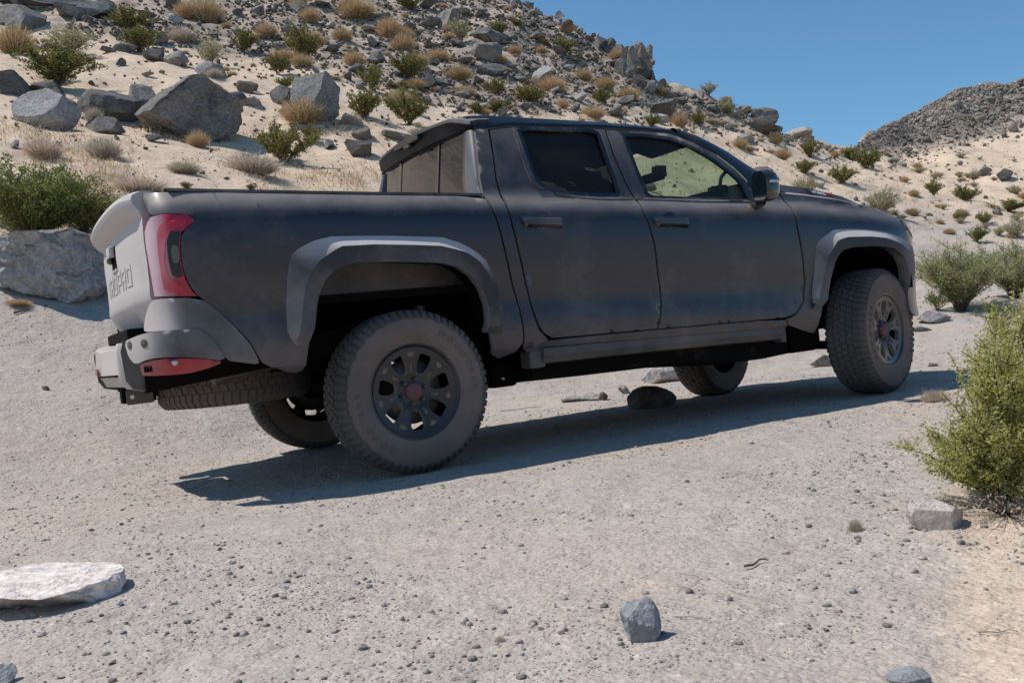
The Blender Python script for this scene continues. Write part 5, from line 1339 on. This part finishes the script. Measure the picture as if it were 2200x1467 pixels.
    a = np.linspace(0, 12 * math.pi, 120); pipe('coil_spring', np.stack([-.02 + .06*np.cos(a), (-.52 + .06*np.sin(a)) * sd_, .48 + a / (12*math.pi) * .32], 1), .009, DARK, truck, 6)
    pipe('control_arm', np.array([(3.35, -.70, .33), (3.10, -.35, .36)]) * (1, sd_, 1), .03, DARK, truck)
    pipe('control_arm', np.array([(3.35, -.70, .33), (3.60, -.35, .36)]) * (1, sd_, 1), .03, DARK, truck)
    pipe('front_strut', np.array([(3.35, -.66, .40), (3.33, -.55, .95)]) * (1, sd_, 1), .045, DARK, truck)
    # A pillar
    A_ = np.array([SF(np.array([x]), np.array([z]))[0] for x, z in ((2.02, 1.757), (2.106, 1.718), (2.245, 1.632), (2.347, 1.536), (2.405, 1.462), (2.462, 1.352), (2.60, 1.352), (2.66, 1.355))])
    B_ = np.array([(2.02,-.640,1.818),(2.20,-.645,1.768),(2.32,-.655,1.714),(2.42,-.672,1.658),(2.52,-.70,1.582),(2.62,-.735,1.505),(2.72,-.775,1.41),(2.76,-.79,1.368)])
    C_ = B_ + np.array([.01, .06, .004])
    loft('windscreen_pillar', np.stack([A_, (A_*.6 + B_*.4) + (0, -.014, .004), (A_*.2 + B_*.8) + (0, -.010, .006), B_, C_, C_ + (0, .01, -.03)], 1) * (1, sd_, 1), ROOFP, truck)
    # bed rail cap and inner bed wall
    xs = np.linspace(-1.08, .53, 20); zr = np.interp(xs, [-1.108, -.146, .531], [1.465, 1.421, 1.395])
    top = np.stack([np.stack([xs, -width(xs, zr) - .002, zr + .001], 1), np.stack([xs, -width(xs, zr) + .004, zr + .016], 1), np.stack([xs, 0 * xs - .80, zr + .019], 1), np.stack([xs, 0 * xs - .785, zr + .012], 1), np.stack([xs, 0 * xs - .785, zr - .03], 1)], 1)
    loft('bed_rail_cap', top * (1, sd_, 1), PLAST, truck, sharp=35)
    xs2 = np.linspace(-1.15, .53, 12); zr2 = np.interp(xs2, [-1.108, -.146, .531], [1.465, 1.421, 1.395])
    inw = np.stack([np.stack([xs2, 0 * xs2 - .79, zr2], 1), np.stack([xs2, 0 * xs2 - .76, 0 * xs2 + .93], 1)], 1)
    loft('bed_inner_wall', inw * (1, sd_, 1), PLAST, truck)
    # cab roof side and rear corner
    xs = np.array([.600,.64,.70,.842,1.1,1.3,1.478,1.60,1.768,1.88,1.957,2.02]); zf = np.interp(xs, [.6,.70,.842,1.478,1.768,1.957,2.106], [1.790,1.790,1.806,1.801,1.788,1.773,1.718])
    zr = np.interp(xs, [.60,.645,.79,1.384,1.75,2.038,2.232], [1.880,1.889,1.888,1.863,1.843,1.815,1.772])
    wf = width(xs, zf)
    P0 = np.stack([xs, -wf, zf], 1); P5 = np.stack([xs, 0 * xs - .600, zr], 1)
    P1 = P0 + (0, .006, .022); P2 = P0 * .55 + P5 * .45 + (0, -.008, .006); P3 = P0 * .22 + P5 * .78 + (0, -.006, .008)
    P4 = P5 + (0, -.018, -.002)
    loft('roof_side', np.stack([P0 + (0, .01, -.01), P0, P1, P2, P3, P4, P5, P5 + (0, .05, .008)], 1) * (1, sd_, 1), PAINT if False else ROOFP, truck)
    zz = np.linspace(1.36, 1.792, 9); xq = np.interp(zz, [1.316,1.392,1.502,1.637,1.788], [.555,.541,.546,.572,.608])
    wq = width(xq, zz)
    gy = np.interp(zz, [1.36, 1.8], [.685, .615])
    post = np.stack([np.stack([xq + .03, -wq + .024, zz], 1), np.stack([xq - .002, -wq + .022, zz], 1), np.stack([xq - .016, -wq + .04, zz], 1), np.stack([xq - .024, -gy - .05, zz], 1), np.stack([xq - .024, -gy, zz], 1), np.stack([xq + .03, -gy + .005, zz], 1)], 1)
    loft('rear_cab_post', post * (1, sd_, 1), PAINT, truck)

# ---- roof, glass, spoiler
xs = np.array([.600,.645,.79,1.1,1.384,1.6,1.75,1.9,2.038,2.14,2.22]); zr = np.interp(xs, [.60,.645,.79,1.384,1.75,2.038,2.232], [1.880,1.889,1.888,1.863,1.843,1.815,1.772])
ys = np.linspace(-.56, .56, 15)
loft('roof', np.stack([np.stack([xs + .05 * (1 - (y / .6) ** 2) * (xs > 2), 0 * xs + y, zr + .006 + .024 * (1 - (y / .6) ** 2)], 1) for y in ys], 1), ROOFP, truck)
ys = np.linspace(-1, 1, 15)
Bw = np.array([(2.20,-.60,1.775),(2.42,-.62,1.665),(2.62,-.68,1.512),(2.76,-.735,1.375)])
loft('windscreen', np.stack([np.stack([Bw[:, 0] + .13 * (1 - y * y), Bw[:, 1] * -y, Bw[:, 2] + .022 * (1 - y * y)], 1) for y in ys], 1), GL_F, truck)
zz = np.array([1.395, 1.80]); xg = np.interp(zz, [1.392, 1.788], [.545, .605])
loft('rear_glass', np.array([[(x - .02 * (1 - (y / .65) ** 2) - .012, y * np.interp(z, [1.39, 1.8], [1, .92]), z) for y in np.linspace(-.68, .68, 11)] for x, z in zip(xg, zz)]), GL_B, truck)
for y in (-.30, .30):
    xb, xt = .545 - .02 * (1 - (y / .65) ** 2) - .018, .605 - .02 * (1 - (y / .65) ** 2) - .018
    loft('glass_divider', np.array([[(xb, y - .012, 1.395), (xb, y + .012, 1.395)], [(xt, y - .012, 1.80), (xt, y + .012, 1.80)]]), GLOSS, truck)
box('cab_back_wall', .56, .60, -.84, .84, .62, 1.398, DARK, truck, 0)
sec = []
for y in np.linspace(-.69, .69, 25):
    c = 1 - (abs(y) / .69) ** 2.2; e = max(0, abs(y) - .56) / .13
    zb = 1.868 + .034 * c - .030 * e; xb = .545 - .030 * c + .05 * e
    sec.append([(.72, y, zb + .012), (xb + .05, y, zb + .010), (xb, y, zb), (xb - .006, y, zb - .018), (xb + .008, y, zb - .030), (xb + .035, y, 1.800 + .01 * c), (xb + .085, y, 1.788), (.66, y, 1.788)])
loft('roof_spoiler', sec, PLAST, truck, closed=True, caps=True, sharp=30)
box('brake_light', .490, .52, -.19, .19, 1.848, 1.880, CLEARL, truck, .006)
box('cargo_camera', .492, .53, -.045, .045, 1.832, 1.862, GLOSS, truck, .01)
pipe('roof_aerial', [(.78, .1, 1.90), (.70, .1, 1.945)], .018, GLOSS, truck, 10, .006)

# ---- bonnet and front
xs = np.array([2.66,2.72,2.87,3.0,3.147,3.3,3.479,3.6,3.70,3.80,3.90])
ze = np.interp(xs, [2.66,2.871,3.147,3.479,3.671,3.9], [1.356,1.335,1.299,1.236,1.191,1.12])
yp = [(-.855,0),(-.80,.022),(-.72,.034),(-.66,.040),(-.61,.072),(-.585,.124),(-.45,.130),(0,.136)]
yp = yp + [(-a, b) for a, b in yp[-2::-1]]
fall = smoothstep(3.45, 3.95, xs)
loft('bonnet', np.stack([np.stack([xs + .16 * fall * (1 - (y / .86) ** 2), (y * (1 - .14 * smoothstep(3.4, 3.95, xs))) , ze + dz * (1 - .45 * fall)], 1) for y, dz in yp], 1), PAINT, truck, sharp=30)
badge = np.array([[(3.13, -.614, 1.345 + .02), (3.17, -.618, 1.322)], [(3.36, -.606, 1.338), (3.375, -.610, 1.292)]])
bd = empty('bonnet_badge', truck)
zb = np.interp([3.12, 3.38], xs, ze + .079)
loft('scoop_insert', np.array([[(3.12, -.594, zb[0] + .046), (3.17, -.628, zb[0] - .006)], [(3.36, -.594, zb[1] + .046), (3.385, -.628, zb[1] - .006)]]), GLOSS, bd, smooth=False)
def text_on(txt, size, mat, origin, xdir, zdir, parent, name, depth=.0015, sx=1.0):
    V, F = letters_mesh(txt, size, depth); xd = np.array(xdir, float); xd /= np.linalg.norm(xd); zd = np.array(zdir, float); zd /= np.linalg.norm(zd); nd = np.cross(xd, zd)
    P = np.array(origin) + V[:, :1] * sx * xd + V[:, 1:2] * zd + V[:, 2:3] * nd
    return mobj(name, P, F, mat, parent)
xd = (.26, 0, zb[1] - zb[0]); zd = (-.02, .030, .045)
text_on('i-FORCE', .036, WHITE, (3.165, -.629, zb[0] + .004), xd, zd, bd, 'badge_letters', sx=.95)
text_on('MAX', .036, REDL, (3.285, -.629, zb[0] - .012), xd, zd, bd, 'badge_letters', sx=1.0)
# nose: grille and bumper between the corners
def nose(name, z0, z1, mat, bul, n=11, out=0):
    return loft(name, [[(4.075 + out + .05 * (1 - (y / .6) ** 2) + bul * math.sin(math.pi * t), y, z0 + (z1 - z0) * t) for y in np.linspace(-.56, .56, n)] for t in np.linspace(0, 1, 5)], mat, truck)
nose('grille', .80, 1.10, DARK, .02)
nose('front_bumper', .56, .80, PLAST, .05)
nose('front_skid_plate', .42, .56, STEEL, -.02, out=-.03)
nose('bonnet_lip', 1.10, 1.145, PAINT, .01)
for z in (.86, .93, 1.00, 1.06): nose('grille_bar', z, z + .014, GLOSS, .02, out=.012)

# ---- tailgate
tg = empty('tailgate', truck)
TS_ = [(-1.10,1.470),(-1.16,1.487),(-1.225,1.487),(-1.262,1.470),(-1.272,1.447),(-1.262,1.415),(-1.240,1.388),(-1.215,1.374),(-1.205,1.362),(-1.208,1.34),(-1.210,1.25),(-1.206,1.15),(-1.206,1.05),(-1.210,.995),(-1.202,.975),(-1.165,.90),(-1.15,.875),(-1.10,.868)]
def tg_x(y): return -.022 * (1 - (y / .80) ** 2) + .020 * (y / .80) ** 6
def tg_surface(y):
    e = max(0, abs(y) - .68) / .12
    return [(x + tg_x(y) + (.03 * e * e if x < -1.215 else .0), y * (1 - .05 * float(smoothstep(1.34, 1.48, z))) , z) for x, z in TS_]
loft('tailgate_panel', [tg_surface(y) for y in np.linspace(-.796, .796, 41)], TAILP, tg, closed=True, caps=True, sharp=28)
box('tailgate_inner', -1.13, -1.09, -.74, .74, .88, 1.44, PLAST, tg, 0)
# handle recess with the camera pod
hx = -1.232
box('handle_recess', hx - .003, hx + .02, -.085, .085, 1.195, 1.318, DARK, tg, .004)
box('handle_frame', hx - .006, hx + .01, -.095, .095, 1.186, 1.200, TAILP, tg, .003)
box('handle_grip', hx - .030, hx + .005, -.060, .060, 1.262, 1.318, TAILP, tg, .012)
lathe('camera_pod', [(.0,.02),(.014,.02),(.018,.012),(.02,-.01)], GLOSS, tg, 16).location = (hx - .018, 0, 1.248)
# pressed block letters TRD PRO
LT = {'T': [(0,.8,1,1),(.38,0,.62,.8)], 'R': [(0,0,.22,1),(.22,.8,1,1),(.78,.55,1,.8),(.22,.38,.92,.55),(.62,0,.88,.38)], 'D': [(0,0,.22,1),(.22,.8,.9,1),(.78,.15,1,.85),(.22,0,.9,.2)], 'P': [(0,0,.22,1),(.22,.8,1,1),(.78,.45,1,.8),(.22,.33,1,.5)], 'O': [(0,0,.22,1),(.22,.8,.78,1),(.22,0,.78,.2),(.78,0,1,1)]}
y = .44
for ch in 'TRDPRO':
    V, F, n0 = [], [], 0
    for (a, b, c, d) in LT[ch]:
        for xx in (0, 1):
            for (u, v) in ((a, b), (c, b), (c, d), (a, d)):
                yy = y - u * .130; zz_ = 1.075 + v * .105; V.append((-1.2055 + tg_x(yy) - (0.0042 if xx else -.012), yy, zz_))
        F += [tuple(n0 + i for i in f) for f in ((4, 5, 6, 7), (0, 1, 5, 4), (1, 2, 6, 5), (2, 3, 7, 6), (3, 0, 4, 7))]; n0 += 8
    mobj('pressed_letter', V, F, TAILP, tg)
    y -= .158 if ch != 'D' else .172

# centre of the rear bumper: step, uprights, hitch
rb = empty('rear_bumper', truck)
sec = []
for y in np.linspace(-.50, .50, 11):
    dip = .0 if abs(y) > .41 else .018
    sec.append([(-1.15, y, .812), (-1.29 + dip, y, .812 - dip), (-1.325 + dip, y, .795 - dip), (-1.330 + dip * 1.2, y, .70), (-1.318, y, .645), (-1.300, y, .62), (-1.285, y, .585), (-1.20, y, .575), (-1.15, y, .60)])
loft('bumper_centre', sec, BUMPP, rb, closed=True, caps=True, sharp=32)
for s_ in (1, -1):
    q = [(-1.322,.80),(-1.335,.76),(-1.325,.62),(-1.298,.578),(-1.236,.562),(-1.205,.60),(-1.20,.70),(-1.22,.79)]
    loft('bumper_upright', [[(x, s_ * .50, z) for x, z in q], [(x + .004, s_ * .545, z) for x, z in q], [(x + .02, s_ * .565, z) for x, z in q]], BUMPP, rb, closed=True, caps=True, sharp=32)
box('step_groove', -1.334, -1.318, -.40, .40, .640, .650, DARK, rb, 0)
box('tow_hitch', -1.27, -1.10, -.05, .05, .495, .575, DARK, rb, .006)
box('hitch_plate', -1.262, -1.13, -.16, -.145, .49, .565, PLAST, rb, .004)
lathe('hitch_hole', [(.0,.001),(.011,.001)], WHITE, rb, 12).location = (-1.235, -.161, .53)
box('reflector', -1.336, -1.325, .42, .52, .655, .69, REDM, rb, .003)
box('plate_lamp_shroud', -1.26, -1.16, -.42, .42, .812, .87, DARK, truck, .01)
for y0, y1 in ((-.86, -.42), (.42, .86)):
    box('bumper_light_block', -1.14, -.98, y0 + .10, y1 - .10, .70, .88, DARK, truck, .02); box('bed_light_block', -1.02, -.50, max(y0, -.86), min(y1, .86), .66, .90, DARK, truck, .02)  # added blocks that stop sun leaking through and splitting the cast shadow
# ---- underbody
box('floor_pan', .60, 2.80, -.80, .80, .54, .60, DARK, truck, 0)
box('bed_floor', -1.12, .54, -.77, .77, .90, .94, DARK, truck, 0)
box('engine_block', 2.85, 3.75, -.36, .36, .50, 1.05, DARK, truck, .05)
box('firewall', 2.72, 2.76, -.84, .84, .58, 1.33, DARK, truck, 0)
box('cross_member', -.98, -.90, -.52, .52, .60, .68, DARK, truck, .01)
box('radiator_shell', 3.80, 3.95, -.70, .70, .60, 1.08, DARK, truck, .02)
pipe('rear_axle', [(0, -.80, .414), (0, 0, .43), (0, .80, .444)], .045, DARK, truck, 14)
V, F = ICO[3]; mobj('differential', V * (.15, .13, .14) + (.0, .05, .43), F, DARK, truck, True)
pipe('drive_shaft', [(.12, .05, .44), (1.2, .02, .46), (2.4, 0, .48)], .035, DARK, truck)
for y0, y1 in ((-.62, -.30), (.30, .62)): box('frame_outrigger', 2.45, 2.93, y0, y1, .335, .62, DARK, truck, .02); box('arch_skirt', 2.72, 3.0, y0 - (.12 if y0 < 0 else 0), y1 + (.12 if y0 > 0 else 0), .33, .66, DARK, truck, .04)
box('transmission', 2.0, 2.9, -.16, .16, .40, .56, DARK, truck, .04)
box('fuel_tank', .75, 1.75, .10, .50, .36, .56, DARK, truck, .05)
pipe('exhaust_pipe', [(2.6, -.25, .42), (1.6, -.28, .42), (.7, -.30, .44), (.2, -.36, .66), (-.3, -.38, .66), (-.9, -.55, .58)], .03, STEEL, truck)
box('muffler', .95, 1.55, -.42, -.18, .36, .50, STEEL, truck, .06)
# ---- cabin
box('dashboard', 2.36, 2.76, -.74, .74, 1.02, 1.335, INTER, truck, .06)
box('cabin_floor', .62, 2.70, -.78, .78, .60, .64, INTER, truck, 0)
box('headliner', .64, 2.12, -.60, .60, 1.815, 1.822, INTER, truck, 0)
box('centre_console', 1.6, 2.4, -.14, .14, .64, .98, INTER, truck, .03)
for y in (-.40, .40):
    st = empty('front_seat', truck)
    box('seat_cushion', 1.50, 2.02, y - .26, y + .26, .86, 1.02, INTER, st, .06, seg=3)
    box('seat_back', 1.36, 1.50, y - .25, y + .25, .95, 1.50, INTER, st, .06, Matrix.Rotation(-.25, 3, 'Y'), seg=3)
    box('headrest', 1.31, 1.42, y - .14, y + .14, 1.54, 1.73, INTER, st, .045, Matrix.Rotation(-.2, 3, 'Y'), seg=3)
rs_ = empty('rear_seat', truck)
box('seat_cushion', .80, 1.22, -.66, .66, .88, 1.02, INTER, rs_, .05); box('seat_back', .66, .80, -.66, .66, .95, 1.50, INTER, rs_, .05, Matrix.Rotation(-.15, 3, 'Y'))
for y in (-.42, 0, .42): box('headrest', .62, .72, y - .12, y + .12, 1.52, 1.68, INTER, rs_, .04)
th = np.linspace(0, 2 * math.pi, 37)[:-1]; a = .185
ring = np.stack([2.16 + .25 * a * np.sin(th) , .40 + a * np.cos(th), 1.20 + .97 * a * np.sin(th)], 1)
pipe('steering_wheel', np.vstack([ring, ring[:1]]), .016, INTER, truck, 8)
box('steering_hub', 2.15, 2.24, .34, .46, 1.15, 1.25, INTER, truck, .03)
pipe('steering_column', [(2.2, .40, 1.2), (2.5, .40, 1.1)], .04, INTER, truck)
# rear-view mirror and dash camera on the windscreen
box('rear_view_mirror', 2.30, 2.335, -.12, .12, 1.585, 1.655, INTER, truck, .02)
box('mirror_mount', 2.33, 2.42, -.03, .03, 1.62, 1.70, INTER, truck, .01)
dc = empty('dash_camera', truck)
box('camera_body', 2.36, 2.44, -.62, -.50, 1.40, 1.46, INTER, dc, .015)
pipe('camera_arm', [(2.42, -.56, 1.46), (2.45, -.55, 1.52), (2.50, -.54, 1.555)], .012, INTER, dc)
V, F = ICO[3]; mobj('camera_lens', V * (.022, .03, .03) + (2.352, -.57, 1.43), F, GLOSS, dc, True)
box('sun_visor', 2.02, 2.24, -.56, -.12, 1.755, 1.775, INTER, truck, .008, Matrix.Rotation(.3, 3, 'Y'))
